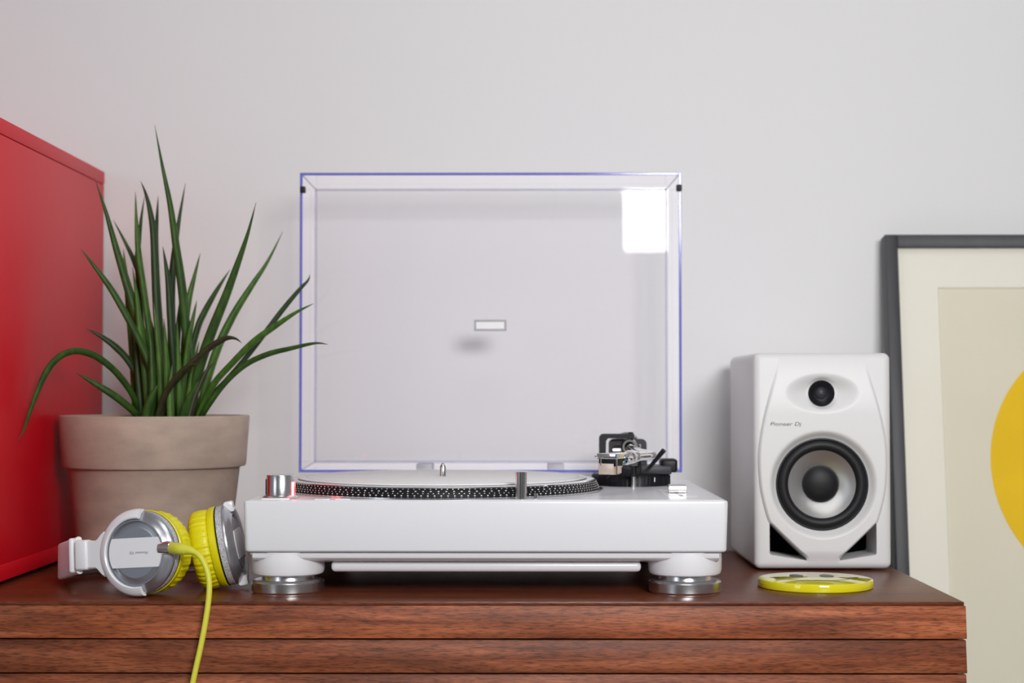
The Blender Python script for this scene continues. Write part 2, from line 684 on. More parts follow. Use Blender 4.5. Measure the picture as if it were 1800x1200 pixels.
# ------------------------------------------------------------------ the setting
WALL = 2.002
struct(obj('wall_back', box(NB(), -2.75, 2.75, WALL, WALL + 0.1, -T, 2.05), 'wall', base=(0, WALL, -T)))
struct(obj('floor', box(NB(), -2.75, 2.75, -3.3, WALL + 0.1, -T - 0.05, -T), 'floor', base=(0, 0, -T)))
for nm, bx_ in (('wall_left', (-2.75, -2.65, -3.2, WALL, -T, 2.05)), ('wall_right', (2.65, 2.75, -3.2, WALL, -T, 2.05))):
    struct(obj(nm, box(NB(), *bx_), 'wall', base=(bx_[0], 0, -T)))
struct(obj('wall_front', box(NB(), -2.75, 2.75, -3.3, -3.2, -T, 2.05), 'wall_far', base=(0, -3.2, -T)))
struct(obj('ceiling', box(NB(), -2.75, 2.75, -3.3, WALL, 2.05, 2.15), 'wall', base=(0, 0, 2.05)))
bmk = box(NB(), -2.65, 2.65, WALL - 0.012, WALL, -T, -T + 0.07, 0.003)
struct(obj('baseboard_back', bmk, 'white_satin', base=(0, WALL, -T)))

# ------------------------------------------------------------------ sideboard
SX0, SX1 = -1.20, 0.4005
SY0, SY1 = 1.500, 1.980
side = empty('sideboard', ((SX0 + SX1) / 2, (SY0 + SY1) / 2, -T),
             'reddish walnut sideboard with a front of overlapping horizontal boards', 'sideboard')
obj('top_panel', box(NB(), SX0, SX1 - 0.0015, SY0, SY1, -0.0035, 0, 0.0009, 2), 'wood_top', side)
obj('carcass', box(NB(), SX0 + 0.004, SX1 - 0.004, SY0 + 0.012, SY1, -0.385, -0.0035), 'dark_gap', side)
slat_h, pitch = 0.0292, 0.0309
slat0 = None
for k in range(12):
    if slat0 is None:
        sb = NB()
        # wedge-shaped board: its foot stands a little prouder than its head
        poly = [(SY0 + 0.0005, 0.0), (SY0 + 0.012, 0.0), (SY0 + 0.012, -slat_h), (SY0 - 0.0030, -slat_h)]
        b = bmesh.new()
        a = [b.verts.new((SX0, p[0], p[1])) for p in poly]
        c = [b.verts.new((SX1, p[0], p[1])) for p in poly]
        b.faces.new(a)
        b.faces.new(c[::-1])
        for i in range(4):
            b.faces.new((a[i], c[i], c[(i + 1) % 4], a[(i + 1) % 4]))
        bmesh.ops.bevel(b, geom=b.edges[:], offset=0.0007, segments=2, profile=0.5, affect='EDGES')
        merge(sb, b)
        s = obj('slat', sb, 'wood_front', side)
        slat0 = s
        z0 = 0
    else:
        s = slat0.copy()
        C.objects.link(s)
        s.parent = side
    s.location = (0, 0, -0.0037 - k * pitch)
for x in (SX0 + 0.08, SX1 - 0.08):
    for y in (SY0 + 0.06, SY1 - 0.06):
        obj('leg', box(NB(), x - 0.02, x + 0.02, y - 0.02, y + 0.02, -T, -0.385, 0.003), 'dark_gap', side)

# ------------------------------------------------------------------ red cabinet
RX = -0.5090
red = empty('red_cabinet', (RX - 0.2, 1.79, 0), 'tall red metal storage box standing on the sideboard', 'cabinet')
RY0, RY1, RZ = 1.555, 1.996, 0.457
obj('body', box(NB(), RX - 0.40, RX - 0.0006, RY0 + 0.004, RY1, 0.020, RZ - 0.0165), 'red', red)
obj('side_panel', box(NB(), RX - 0.006, RX, RY0 + 0.002, RY1, 0.0215, RZ - 0.0163, 0.0008, 2), 'red', red)
obj('top_panel', box(NB(), RX - 0.402, RX + 0.0004, RY0, RY1 + 0.001, RZ - 0.0157, RZ, 0.0010, 2), 'red', red)
obj('bottom_panel', box(NB(), RX - 0.402, RX + 0.0004, RY0, RY1 + 0.001, 0.0045, 0.0208, 0.0010, 2), 'red', red)
dr = obj('door', box(NB(), RX - 0.392, RX - 0.010, RY0 - 0.014, RY0 + 0.003, 0.024, RZ - 0.020, 0.0015, 2), 'red', red)
obj('knob', lathe(NB(), [(0.004, 0), (0.004, 0.010), (0.010, 0.014), (0.010, 0.020), (0, 0.022)], 24,
                  frame((RX - 0.04, RY0 - 0.014, 0.23), (1, 0, 0), (0, 0, 1), (0, -1, 0))), 'steel', dr)
for x in (RX - 0.37, RX - 0.030):
    for y in (RY0 + 0.03, RY1 - 0.03):
        obj('foot', box(NB(), x - 0.012, x + 0.012, y - 0.012, y + 0.012, 0, 0.0046, 0.001), 'black_rubber', red)

# ------------------------------------------------------------------ framed print leaning on the wall
FL = R_(7.3)                       # lean angle
ft = at(1555.5, 412, 1.970)        # top left front corner
u_ = Vector((0, math.sin(FL), math.cos(FL)))        # up along the frame
n_ = Vector((0, -math.cos(FL), math.sin(FL)))       # out of the picture
FW = 0.562
FH = (ft.z + T - 0.003) / math.cos(FL)
pic = empty('picture_frame', (ft.x + FW / 2, ft.y - FH * math.sin(FL), -T),
            'charcoal framed print with a yellow disc, leaning on the wall beside the sideboard', 'picture')
fo = ft - u_ * FH                  # lower left front corner
FM = frame(fo, (1, 0, 0), u_, n_)  # local: x across, y up, z out
fw, fd = 0.0150, 0.024
for nm, (a, b_, c, d) in (('rail_left', (0, fw, 0, FH)), ('rail_right', (FW - fw, FW, 0, FH)),
                          ('rail_top', (fw, FW - fw, FH - fw, FH)), ('rail_bottom', (fw, FW - fw, 0, fw))):
    obj('rail', box(NB(), a, b_, c, d, -fd, 0, 0.0008, 2, FM), 'frame', pic)
obj('backing', box(NB(), 0.006, FW - 0.006, 0.006, FH - 0.006, -0.021, -0.0135, 0, 1, FM), 'frame', pic)
mw = 0.0475
mb = NB()
ox0, ox1, oy0, oy1 = fw + mw, FW - fw - mw, fw + mw + 0.03, FH - fw - mw
bv = 0.0016
outer = [(fw - 0.003, fw - 0.003), (FW - fw + 0.003, fw - 0.003), (FW - fw + 0.003, FH - fw + 0.003), (fw - 0.003, FH - fw + 0.003)]
inner = [(ox0, oy0), (ox1, oy0), (ox1, oy1), (ox0, oy1)]
inner2 = [(ox0 + bv, oy0 + bv), (ox1 - bv, oy0 + bv), (ox1 - bv, oy1 - bv), (ox0 + bv, oy1 - bv)]
b = bmesh.new()
ra = [b.verts.new((x, y, -0.0090)) for x, y in outer]
rb = [b.verts.new((x, y, -0.0090)) for x, y in inner]
rc = [b.verts.new((x, y, -0.0110)) for x, y in inner2]
for r0, r1 in ((ra, rb), (rb, rc)):
    for k in range(4):
        b.faces.new((r0[k], r0[(k + 1) % 4], r1[(k + 1) % 4], r1[k]))
merge(mb, b, FM)
obj('mount', mb, 'mat', pic, ang=10, label='cream mount card around the print')
pr = obj('print', box(NB(), ox0 - 0.01, ox1 + 0.01, oy0 - 0.01, oy1 + 0.01, -0.0125, -0.0112, 0, 1, FM), 'print', pic)
cc = at(1986, 812, 1.935)
cl = FM.inverted() @ cc
obj('yellow_disc', lathe(NB(), [(0.1590, -0.0111), (0.1590, -0.0107)], 128, FM @ Matrix.Translation((cl.x, cl.y, 0))),
    'print_yellow', pr, label='flat yellow printed disc')
obj('glass', box(NB(), fw - 0.002, FW - fw + 0.002, fw - 0.002, FH - fw + 0.002, -0.0070, -0.0055, 0, 1, FM), 'glass', pic)

# ------------------------------------------------------------------ turntable
TX = -0.0346                      # centre
TW, TD, TY = 0.450, 0.353, 1.5315
ZD = 0.0890                       # deck height
tt = empty('turntable', (TX, TY + TD / 2, 0), 'white record deck with an open clear lid, in the middle of the sideboard', 'turntable')
# lacquered plinth, with draft: slightly narrower at the foot
b = bmesh.new()
bmesh.ops.create_cube(b, size=1)
for v in b.verts:
    low = v.co.z < 0
    k = 0.0015 if low else 0
    v.co = Vector((TX + math.copysign(TW / 2 - k, v.co.x), TY + TD / 2 + math.copysign(TD / 2 - k, v.co.y), 0.0412 if low else ZD))
bmesh.ops.bevel(b, geom=[e for e in b.edges if abs(e.verts[0].co.z - e.verts[1].co.z) > 0.01], offset=0.005, segments=4, profile=0.5, affect='EDGES')
bmesh.ops.bevel(b, geom=[e for e in b.edges if e.verts[0].co.z > 0.08 and e.verts[1].co.z > 0.08 or
                         (e.verts[0].co.z < 0.05 and e.verts[1].co.z < 0.05)], offset=0.0024, segments=3, profile=0.5, affect='EDGES')
plinth = obj('plinth', merge(NB(), b), 'white_gloss', tt, ang=30)
# deck plate set in the top
obj('deck_plate', box(NB(), TX - TW / 2 + 0.0045, TX + TW / 2 - 0.0045, TY + 0.0045, TY + TD - 0.0045, ZD - 0.002, ZD + 0.0004, 0.0004, 1),
    'white_deck', tt)
# lower shell: inset, rounded underside; then the shallow belly tray
obj('shadow_groove', box(NB(), TX - TW / 2 + 0.006, TX + TW / 2 - 0.006, TY + 0.007, TY + TD - 0.006, 0.0385, 0.0415), 'hinge', tt)
sp_ = [(0.0058, 0.0397), (0.0058, 0.0378), (0.0066, 0.0355), (0.0088, 0.0336), (0.0125, 0.0322), (0.0180, 0.0312), (0.0250, 0.0308)]
poly = sp_ + [(TD - y, z) for y, z in sp_[::-1]]
b = bmesh.new()
a = [b.verts.new((TX - TW / 2 + 0.0082, TY + p[0], p[1])) for p in poly]
c = [b.verts.new((TX + TW / 2 - 0.0082, TY + p[0], p[1])) for p in poly]
b.faces.new(a)
b.faces.new(c[::-1])
for i in range(len(poly)):
    k = (i + 1) % len(poly)
    b.faces.new((a[i], c[i], c[k], a[k]))
obj('lower_shell', merge(NB(), b), 'white_plastic', tt, ang=30)
obj('belly_tray', box(NB(), at(582, 1000, TY + 0.022).x, at(1127, 1000, TY + 0.022).x, TY + 0.020, TY + TD - 0.03, 0.0208, 0.0310, 0.004, 3),
    'white_plastic', tt)
# feet
for sx in (-1, 1):
    for y in (TY + 0.0376, TY + TD - 0.0376):
        fx = TX + sx * 0.1880
        I = Matrix.Translation((fx, y, 0))
        fh = obj('foot_housing', lathe(NB(), [(0.0342, 0.0405), (0.0346, 0.0350), (0.0346, 0.0225), (0.0335, 0.0190), (0.0315, 0.0178), (0.0, 0.0178)], 64, I), 'white_plastic', tt)
        f_ = obj('foot', lathe(NB(), [(0, 0), (0.0322, 0), (0.0322, 0.0006), (0.0340, 0.0022), (0.0342, 0.0026), (0.0342, 0.0108), (0.0339, 0.0114), (0.0318, 0.0126), (0.0312, 0.0128), (0.0235, 0.0128)], 64, I, caps=False), 'silver', tt, ang=22)
        obj('neck', lathe(NB(), [(0.0252, 0.0120), (0.0246, 0.0130), (0.0246, 0.0182)], 64, I, caps=False), 'silver', f_)

# platter
PX, PY = at(778.5, 838, 1.703).x, 1.703
PI_ = Matrix.Translation((PX, PY, 0))
platter = obj('platter', lathe(NB(), [(0, 0.0896), (0.1640, 0.0896), (0.1650, 0.0898), (0.1650, 0.0908), (0.1632, 0.0912), (0.1610, 0.0912)], 160, PI_, caps=False), 'platter', tt)
obj('strobe_band', lathe(NB(), [(0.1615, 0.0908), (0.1612, 0.0916), (0.1572, 0.0996), (0.1566, 0.1000)], 160, PI_, caps=False), 'black', platter)
obj('platter_lip', lathe(NB(), [(0.1573, 0.0994), (0.1570, 0.1002), (0.1558, 0.1009), (0.1500, 0.1012), (0, 0.1012)], 160, PI_, caps=False), 'platter', platter)
# four rows of dots, too small to pick apart: joined
db = bmesh.new()
for cnt, hfrac, a, h in ((189, 0.88, 0.00085, 0.00055), (138, 0.63, 0.00125, 0.00075), (207, 0.38, 0.00080, 0.00055), (160, 0.13, 0.00115, 0.00075)):
    z = 0.0916 + hfrac * 0.0080
    r = 0.1612 - hfrac * 0.0040
    for k in range(cnt):
        th = 2 * math.pi * k / cnt
        ca, sa = math.cos(th), math.sin(th)
        c0 = Vector((PX + r * ca, PY + r * sa, z))
        tg = Vector((-sa, ca, 0))
        nn = Vector((0.894 * ca, 0.894 * sa, 0.447))
        up = nn.cross(tg)
        rim = [db.verts.new(c0 - nn * 0.0002 + tg * a * math.cos(q * math.pi / 4) + up * h * math.sin(q * math.pi / 4)) for q in range(8)]
        mid = [db.verts.new(c0 + nn * 0.00035 + tg * a * 0.6 * math.cos(q * math.pi / 4) + up * h * 0.6 * math.sin(q * math.pi / 4)) for q in range(8)]
        for q in range(8):
            db.faces.new((rim[q], rim[(q + 1) % 8], mid[(q + 1) % 8], mid[q]))
        db.faces.new(mid)
dots = obj('strobe_dots', db, 'dot', platter, ang=60)
dots['kind'] = 'stuff'
obj('spindle', lathe(NB(), [(0.0031, 0.1010), (0.0031, 0.1125), (0.0026, 0.1138), (0.0008, 0.1164), (0, 0.1166)], 32, PI_, caps=False), 'steel', platter)

# strobe pillar / power dial
KX, KY = at(493.5, 870, 1.560).x, 1.560
KI = Matrix.Translation((KX, KY, 0))
kn = obj('power_dial', lathe(NB(), [(0.0172, 0.0890), (0.0172, 0.0903), (0.0158, 0.0918), (0.0142, 0.0922), (0.0136, 0.0926)], 64, KI, caps=False), 'silver', tt)
obj('dial_cap', lathe(NB(), [(0.0134, 0.0924), (0.0134, 0.1108), (0.0130, 0.1114), (0.0, 0.1114)], 64, KI, caps=False), 'silver', kn)
box_b = box(NB(), KX - 0.0142, KX - 0.0120, KY - 0.002, KY + 0.004, 0.0925, 0.1075, 0.0004, 2)
obj('dial_marker', box_b, 'black', kn)
obj('strobe_lens', box(NB(), KX + 0.0116, KX + 0.0130, KY - 0.0070, KY + 0.0050, 0.0915, 0.1050, 0.0004, 2), 'red_led', kn, label='glowing red strobe lens')

# target light and its button
LX, LY = at(916, 850, 1.5455).x, 1.5455
tl = obj('target_light', lathe(NB(), [(0.0053, 0.0885), (0.0053, 0.1146), (0.0049, 0.1151), (0, 0.1151)], 40, Matrix.Translation((LX, LY, 0)), caps=False), 'steel', tt)
BX = at(942, 870, 1.548).x
obj('light_button', lathe(NB(), [(0.0034, 0.0890), (0.0034, 0.0900), (0.0021, 0.0903), (0.0021, 0.0942), (0.0017, 0.0947), (0, 0.0947)], 24, Matrix.Translation((BX, 1.548, 0)), caps=False), 'steel', tt)
obj('start_button', box(NB(), TX - TW / 2 + 0.016, TX - TW / 2 + 0.042, TY + 0.0075, TY + 0.0155, ZD, ZD + 0.0016, 0.0006, 2), 'white_plastic', tt)
for q in (0.066, 0.085):
    obj('speed_button', box(NB(), TX - TW / 2 + q, TX - TW / 2 + q + 0.014, TY + 0.0050, TY + 0.0072, ZD, ZD + 0.0012, 0.0004, 2), 'white_plastic', tt)

# pitch fader
SXc, SYc = at(1190, 862, 1.640).x, 1.640
sl = obj('pitch_slot', box(NB(), SXc - 0.0018, SXc + 0.0018, SYc - 0.048, SYc + 0.052, ZD - 0.001, ZD + 0.0007), 'black', tt)
obj('pitch_scale', box(NB(), SXc - 0.0145, SXc + 0.0145, SYc - 0.052, SYc + 0.056, ZD - 0.001, ZD + 0.00055), 'white_plastic', sl)
pb = NB()
# grip: rounded shoulders with a shallow finger scoop on top, extruded across
poly = []
for k in range(33):
    an = math.pi * k / 32
    ct_, st_ = math.cos(an), math.sin(an)
    poly.append((-0.0070 * math.copysign(abs(ct_) ** 0.55, ct_), 0.0014 + 0.0082 * st_ ** 0.55 - 0.0010 * math.exp(-(ct_ / 0.35) ** 2)))
b = bmesh.new()
a = [b.verts.new((SXc - 0.0085, SYc + p[0], ZD + p[1])) for p in poly]
c = [b.verts.new((SXc + 0.0085, SYc + p[0], ZD + p[1])) for p in poly]
b.faces.new(a)
b.faces.new(c[::-1])
for i in range(len(poly)):
    j = (i + 1) % len(poly)
    b.faces.new((a[i], c[i], c[j], a[j]))
merge(pb, b)
pf = obj('pitch_fader', pb, 'fader', tt)
obj('stem', box(NB(), SXc - 0.0014, SXc + 0.0014, SYc - 0.004, SYc + 0.004, ZD, ZD + 0.003), 'black', pf)

# tonearm base: fluted height dial
AX, AY = at(1109, 845, 1.787).x, 1.787
AI = Matrix.Translation((AX, AY, 0))


def flute(th, i):
    return 1.0 - (0.014 if i in (1, 2) and (int(th / (2 * math.pi) * 240) % 2 == 0) else 0.0)


ab = obj('tonearm_base', lathe(NB(), [(0.0425, 0.0890), (0.0425, 0.0910), (0.0425, 0.0995), (0.0405, 0.1020), (0.0, 0.1024)], 240, AI, caps=False, wave=flute), 'black', tt)
obj('dial_mark', box(NB(), at(1151, 845, AY - 0.038).x - 0.0004, at(1151, 845, AY - 0.038).x + 0.0004, AY - 0.0365, AY - 0.0335, 0.0945, 0.0990), 'white_plastic', ab)
# platform with the anti-skate housing at the right
obj('platform', box(NB(), AX - 0.004, at(1178, 820, 1.775).x, 1.757, 1.818, 0.1020, 0.1105, 0.0012, 2), 'grey_dark', ab)
obj('antiskate_dial', box(NB(), at(1160, 820, 1.79).x, at(1189, 820, 1.79).x, 1.775, 1.806, 0.1030, 0.1175, 0.003, 3), 'black', ab)
obj('lift_table', lathe(NB(), [(0.019, 0.1015), (0.019, 0.1085), (0.0175, 0.1095), (0, 0.1095)], 40, Matrix.Translation((AX, AY - 0.012, 0)), caps=False), 'black', ab)
# cue lever
lv0, lv1 = at(1141, 822, 1.745), at(1167, 791, 1.735)
lb = NB()
tube(lb, [lv0, lv0.lerp(lv1, 0.5), lv1], 0.0024, 10, 4, [0.8, 1.0, 1.15])
obj('cue_lever', lb, 'black', ab)
# arm rest post
RXp, RYp = at(1113.5, 857, 1.7345).x, 1.7345
rp = obj('rest_post', lathe(NB(), [(0.0024, 0.0885), (0.0024, 0.1010)], 20, Matrix.Translation((RXp, RYp, 0))), 'steel', ab)
rb_ = lathe(NB(), [(0.0050, 0.1010), (0.0050, 0.1100), (0.0042, 0.1125)], 20, Matrix.Translation((RXp, RYp, 0)))
box(rb_, RXp - 0.0135, RXp + 0.008, RYp - 0.004, RYp + 0.004, 0.1030, 0.1110, 0.0015, 2)
box(rb_, RXp + 0.0045, RXp + 0.0080, RYp - 0.004, RYp + 0.004, 0.1090, 0.1170, 0.001, 2)
obj('rest_clip', rb_, 'black', ab)


# gimbal yoke
def arch(xl, xr, zb, zt, y0, y1, w, r):
    """inverted-U bracket between px columns, one closed mesh"""
    outer = [(xl, zb)]
    for k in range(7):
        a = R_(180 - 90 * k / 6)
        outer.append((xl + r + r * math.cos(a), zt - r + r * math.sin(a)))
    for k in range(7):
        a = R_(90 - 90 * k / 6)
        outer.append((xr - r + r * math.cos(a), zt - r + r * math.sin(a)))
    outer.append((xr, zb))
    ri = max(r - w, 0.0006)
    inn = [(xr - w, zb)]
    for k in range(5):
        a = R_(90 * k / 4)
        inn.append((xr - w - ri + ri * math.cos(a), zt - w - ri + ri * math.sin(a)))
    for k in range(5):
        a = R_(90 + 90 * k / 4)
        inn.append((xl + w + ri + ri * math.cos(a), zt - w - ri + ri * math.sin(a)))
    inn.append((xl + w, zb))
    return prism(NB(), outer + inn, y0, y1)


GY = 1.806
gl, gr = at(1053, 780, GY).x, at(1114, 780, GY).x
gz = at(1080, 762, GY).z
yoke_b = NB()
# outer half-bracket: left post and top arm carrying the pivot
po = [(gl, 0.1100)]
for k in range(7):
    a = R_(180 - 90 * k / 6)
    po.append((gl + 0.005 + 0.005 * math.cos(a), gz - 0.005 + 0.005 * math.sin(a)))
po += [(gr, gz), (gr, gz - 0.0050), (gl + 0.0095, gz - 0.0050), (gl + 0.0075, gz - 0.0075), (gl + 0.0065, 0.1100)]
prism(yoke_b, po, GY - 0.007, GY + 0.005)
box(yoke_b, gl, gl + 0.052, GY - 0.007, GY + 0.010, 0.1015, 0.1140, 0.001, 2)
yk = obj('gimbal_yoke', yoke_b, 'black', ab)
pv = at(1108.5, 766, GY)
obj('pivot_screw', lathe(NB(), [(0.0030, gz - 0.0090), (0.0030, gz + 0.0012), (0.0022, gz + 0.0018), (0, gz + 0.0018)], 20, Matrix.Translation((pv.x, GY - 0.001, 0)), caps=False), 'black', ab)
i0, i1 = at(1070, 780, GY + 0.012).x, at(1136, 780, GY + 0.012).x
obj('gimbal_ring', arch(i0, i1, 0.1080, at(1100, 771, GY + 0.012).z, GY + 0.006, GY + 0.018, 0.0058, 0.0055), 'grey_dark', ab)

# the S-shaped tonearm, resting on its post
arm_z = 0.1255
HS = at(1066, 800, 1.583)            # middle of the headshell front
hd = Vector((0.50, 0.866, 0))        # headshell axis, front to back
p_col = Vector((HS.x, HS.y, arm_z)) + hd * 0.050
pts = [Vector((AX - 0.0005, 1.835, 0.1305)), Vector((AX - 0.0005, 1.806, 0.1295)), Vector((AX + 0.0005, 1.775, 0.1280)), Vector((AX + 0.0055, 1.735, 0.1262)),
       Vector((AX + 0.0115, 1.700, 0.1255)), Vector((AX + 0.0135, 1.672, arm_z)), p_col + hd * 0.022, p_col + hd * 0.006, p_col]
ta = obj('tonearm', tube(NB(), pts, 0.0046, 20, 8), 'chrome', tt)
# bearing drum and counterweight
WM = frame((AX - 0.0005, 1.808, 0.1298), (1, 0, 0), (0, 0, 1), (0, -1, 0))
obj('bearing_housing', lathe(NB(), [(0, -0.011), (0.0082, -0.011), (0.0090, -0.009), (0.0090, 0.008), (0.0078, 0.0095), (0.0056, 0.0095)], 40, WM, caps=False), 'steel', ta)
b = lathe(NB(), [(0, 0), (0.0060, 0), (0.0060, 0.030), (0, 0.030)], 32, frame((i0 + 0.004, 1.815, 0.1250), (0, 1, 0), (0, 0, 1), (1, 0, 0)))
obj('pivot_axle', b, 'steel', ta)
obj('counterweight', lathe(NB(), [(0, 0), (0.0135, 0), (0.0145, 0.001), (0.0145, 0.015), (0.0135, 0.016), (0, 0.016)], 48, frame((AX - 0.0005, 1.852, 0.1300), (1, 0, 0), (0, 0, -1), (0, 1, 0))), 'steel', ta)
# collar nut and headshell
hside = Vector((0.866, -0.50, 0))
HM = frame((HS.x, HS.y, arm_z), hside, hd, (0, 0, 1))     # local: x right, y back, z up
CM = frame(p_col - hd * 0.002, hside, (0, 0, 1), hd)
obj('collar_nut', lathe(NB(), [(0.0056, -0.002), (0.0068, 0.0), (0.0068, 0.010), (0.0060, 0.0115), (0.0060, 0.015), (0.0048, 0.016)], 40, CM), 'chrome', ta)
hp = [(-0.0105, 0.0), (0.0105, 0.0), (0.0105, 0.021), (0.0060, 0.034), (0.0050, 0.046), (-0.0050, 0.046), (-0.0060, 0.034), (-0.0105, 0.021)]
hb = NB()
prism(hb, hp, -0.0006, 0.0046, HM @ Matrix(((1, 0, 0, 0), (0, 0, 1, 0), (0, 1, 0, 0.0005), (0, 0, 0, 1))))
bmesh.ops.bevel(hb, geom=hb.edges[:], offset=0.0006, segments=2, profile=0.5, affect='EDGES')
sp = [(-0.0045, 0), (0.0045, 0), (0.0060, 0.012), (-0.0060, 0.012)]
lathe(hb, [(0.0062, 0), (0.0066, 0.008), (0.0050, 0.020)], 32, frame(HM @ Vector((0, 0.034, -0.0012)), hside, (0, 0, 1), hd))
box(hb, -0.0135, -0.0095, 0.0010, 0.0032, 0.0012, 0.0030, 0.0005, 2, HM)          # finger lift
hsh = obj('headshell', hb, 'chrome', ta)
# cartridge: black mount over a cream block, two bolts, gold pins, tiny wires
cb = box(NB(), -0.0090, 0.0090, 0.0015, 0.0170, -0.0070, 0.0006, 0.0006, 2, HM)
obj('cartridge_mount', cb, 'black', ta)
cb = box(NB(), -0.0088, 0.0070, 0.0005, 0.0150, -0.0150, -0.0045, 0.0004, 2, HM)
box(cb, 0.0070, 0.0088, 0.004, 0.0150, -0.0140, -0.0050, 0.0004, 2, HM)
cart = obj('cartridge', cb, 'cart_cream', ta, label='cream cartridge block under the headshell')
for x in (-0.0060, 0.0094):
    obj('bolt', lathe(NB(), [(0.0009, -0.0150 if x > 0 else -0.0060), (0.0009, 0.0008)], 12, HM @ Matrix.Translation((x, 0.0030 if x > 0 else 0.0006, 0))), 'chrome', ta)
obj('stylus', tube(NB(), [HM @ Vector((0, 0.008, -0.0150)), HM @ Vector((0, 0.004, -0.0170)), HM @ Vector((0, 0.001, -0.0188))], 0.0005, 8, 2), 'black', ta)
for i, (x, z, mt) in enumerate(((0.006, -0.003, 'wire_blue'), (0.003, -0.006, 'gold'), (-0.003, -0.006, 'wire_blue'), (-0.006, -0.003, 'gold'))):
    obj('lead_wire', tube(NB(), [HM @ Vector((x, 0.0165, z)), HM @ Vector((x * 1.3, 0.023, z - 0.003)), HM @ Vector((x * 0.8, 0.030, z)), HM @ Vector((x * 0.3, 0.036, -0.001))], 0.0007, 8, 5), mt, ta)

# dust cover, standing open
LR, LB = 1.861, 1.916
lx0, lx1 = at(526.5, 560, LR).x, at(1198, 560, LR).x
lz0, lz1 = at(863, 830, LR).z, at(863, 303.5, LR).z
bx0, bx1 = at(551, 560, LB).x, at(1175.5, 560, LB).x
bz0, bz1 = at(863, 815.5, LB).z, at(863, 329.5, LB).z
th = 0.0030
rings = []
for (x0, x1, z0, z1, y) in ((lx0, lx1, lz0, lz1, LR), (bx0, bx1, bz0, bz1, LB),
                            (bx0 + th, bx1 - th, bz0 + th, bz1 - th, LB - th), (lx0 + th, lx1 - th, lz0 + th, lz1 - th, LR)):
    rings.append([(x0, y, z0), (x1, y, z0), (x1, y, z1), (x0, y, z1)])
b = bmesh.new()
rv = [[b.verts.new(p) for p in r] for r in rings]
for i0_, i1_ in ((0, 1), (2, 3)):
    for k in range(4):
        b.faces.new((rv[i0_][k], rv[i0_][(k + 1) % 4], rv[i1_][(k + 1) % 4], rv[i1_][k]))
b.faces.new(rv[1])
b.faces.new(rv[2])
lid = obj('dust_cover', merge(NB(), b), 'acrylic', tt, ang=5, label='open clear acrylic lid with blue edges')
rb2 = NB()
y0_, y1_ = LR - 0.0015, LR + 0.0004
box(rb2, lx0, lx0 + th, y0_, y1_, lz0, lz1, 0.0004, 1)
box(rb2, lx1 - th, lx1, y0_, y1_, lz0, lz1, 0.0004, 1)
box(rb2, lx0 + th, lx1 - th, y0_, y1_, lz1 - th, lz1, 0.0004, 1)
box(rb2, lx0 + th, lx1 - th, y0_, y1_, lz0, lz0 + th, 0.0004, 1)
obj('blue_rim', rb2, 'blue_rim', lid)
fb = NB()
inn = [Vector(p) for p in rings[2]]
rim = [Vector(p) for p in rings[3]]
for k in range(4):
    sweep(fb, [inn[k], inn[(k + 1) % 4]], circ(0.0013, 8), up=None)
    sweep(fb, [inn[k], rim[k]], circ(0.0011, 8), up=None)
obj('corner_edge_line', fb, 'edge_line', lid)  # thin tubes added to draw the light lines along the lid's edges
for (px, py) in ((532, 333), (1194, 330)):
    p = at(px, py, LR - 0.003)
    obj('rubber_pad', box(NB(), p.x - 0.0030, p.x + 0.0030, LR - 0.0045, LR + 0.003, p.z - 0.0036, p.z + 0.0036, 0.0008, 2), 'black_rubber', lid)
for px in (749, 976):
    p = at(px, 818, LB - 0.008)
    obj('hinge', box(NB(), p.x - 0.0092, p.x + 0.0092, 1.872, LB - th - 0.0003, 0.0895, p.z + 0.0035, 0.001, 2), 'hinge', lid)
p0, p1 = at(833.5, 562, LB - th), at(890, 581.5, LB - th)
bw_ = 0.0022
bb_ = NB()
ya_, yb_ = LB - th - 0.0012, LB - th - 0.0001
box(bb_, p0.x, p1.x, ya_, yb_, p1.z, p1.z + bw_, 0.0003, 1)
box(bb_, p0.x, p1.x, ya_, yb_, p0.z - bw_, p0.z, 0.0003, 1)
box(bb_, p0.x, p0.x + bw_, ya_, yb_, p1.z + bw_, p0.z - bw_, 0.0003, 1)
box(bb_, p1.x - bw_, p1.x, ya_, yb_, p1.z + bw_, p0.z - bw_, 0.0003, 1)
obj('badge_border', bb_, 'badge_grey', lid)
bd2 = obj('badge', box(NB(), p0.x + 0.0022, p1.x - 0.0022, LB - th - 0.0010, LB - th - 0.0001, p1.z + 0.0022, p0.z - 0.0022, 0.0004, 1), 'badge_white', lid, label='small white badge on the lid')

# slipmat lies on the platter
sm = obj('slipmat', lathe(NB(), [(0.0040, 0.1013), (0.1470, 0.1013), (0.1482, 0.1017), (0.1482, 0.1024), (0.1475, 0.1028), (0.0040, 0.1028), (0.0040, 0.1013)], 160, PI_, caps=False),
         'felt', base=(PX, PY, 0.1013))
tag(sm, 'round white felt slipmat lying on the platter of the record deck', 'slipmat')
obj('ring_print', lathe(NB(), [(0.1395, 0.10275), (0.1395, 0.1030), (0.1403, 0.1030), (0.1403, 0.10275)], 160, PI_, caps=False), 'grey_light', sm)
mk = NB()
for px0, px1, w in ((582, 690, 0.003), (706, 733, 0.003)):
    q0, q1 = at(px0, 837.5, 1.7), at(px1, 837.5, 1.7)
    box(mk, q0.x, q1.x, 1.708, 1.708 + w, 0.10275, 0.10295)
obj('lettering_band', mk, 'grey_light', sm)

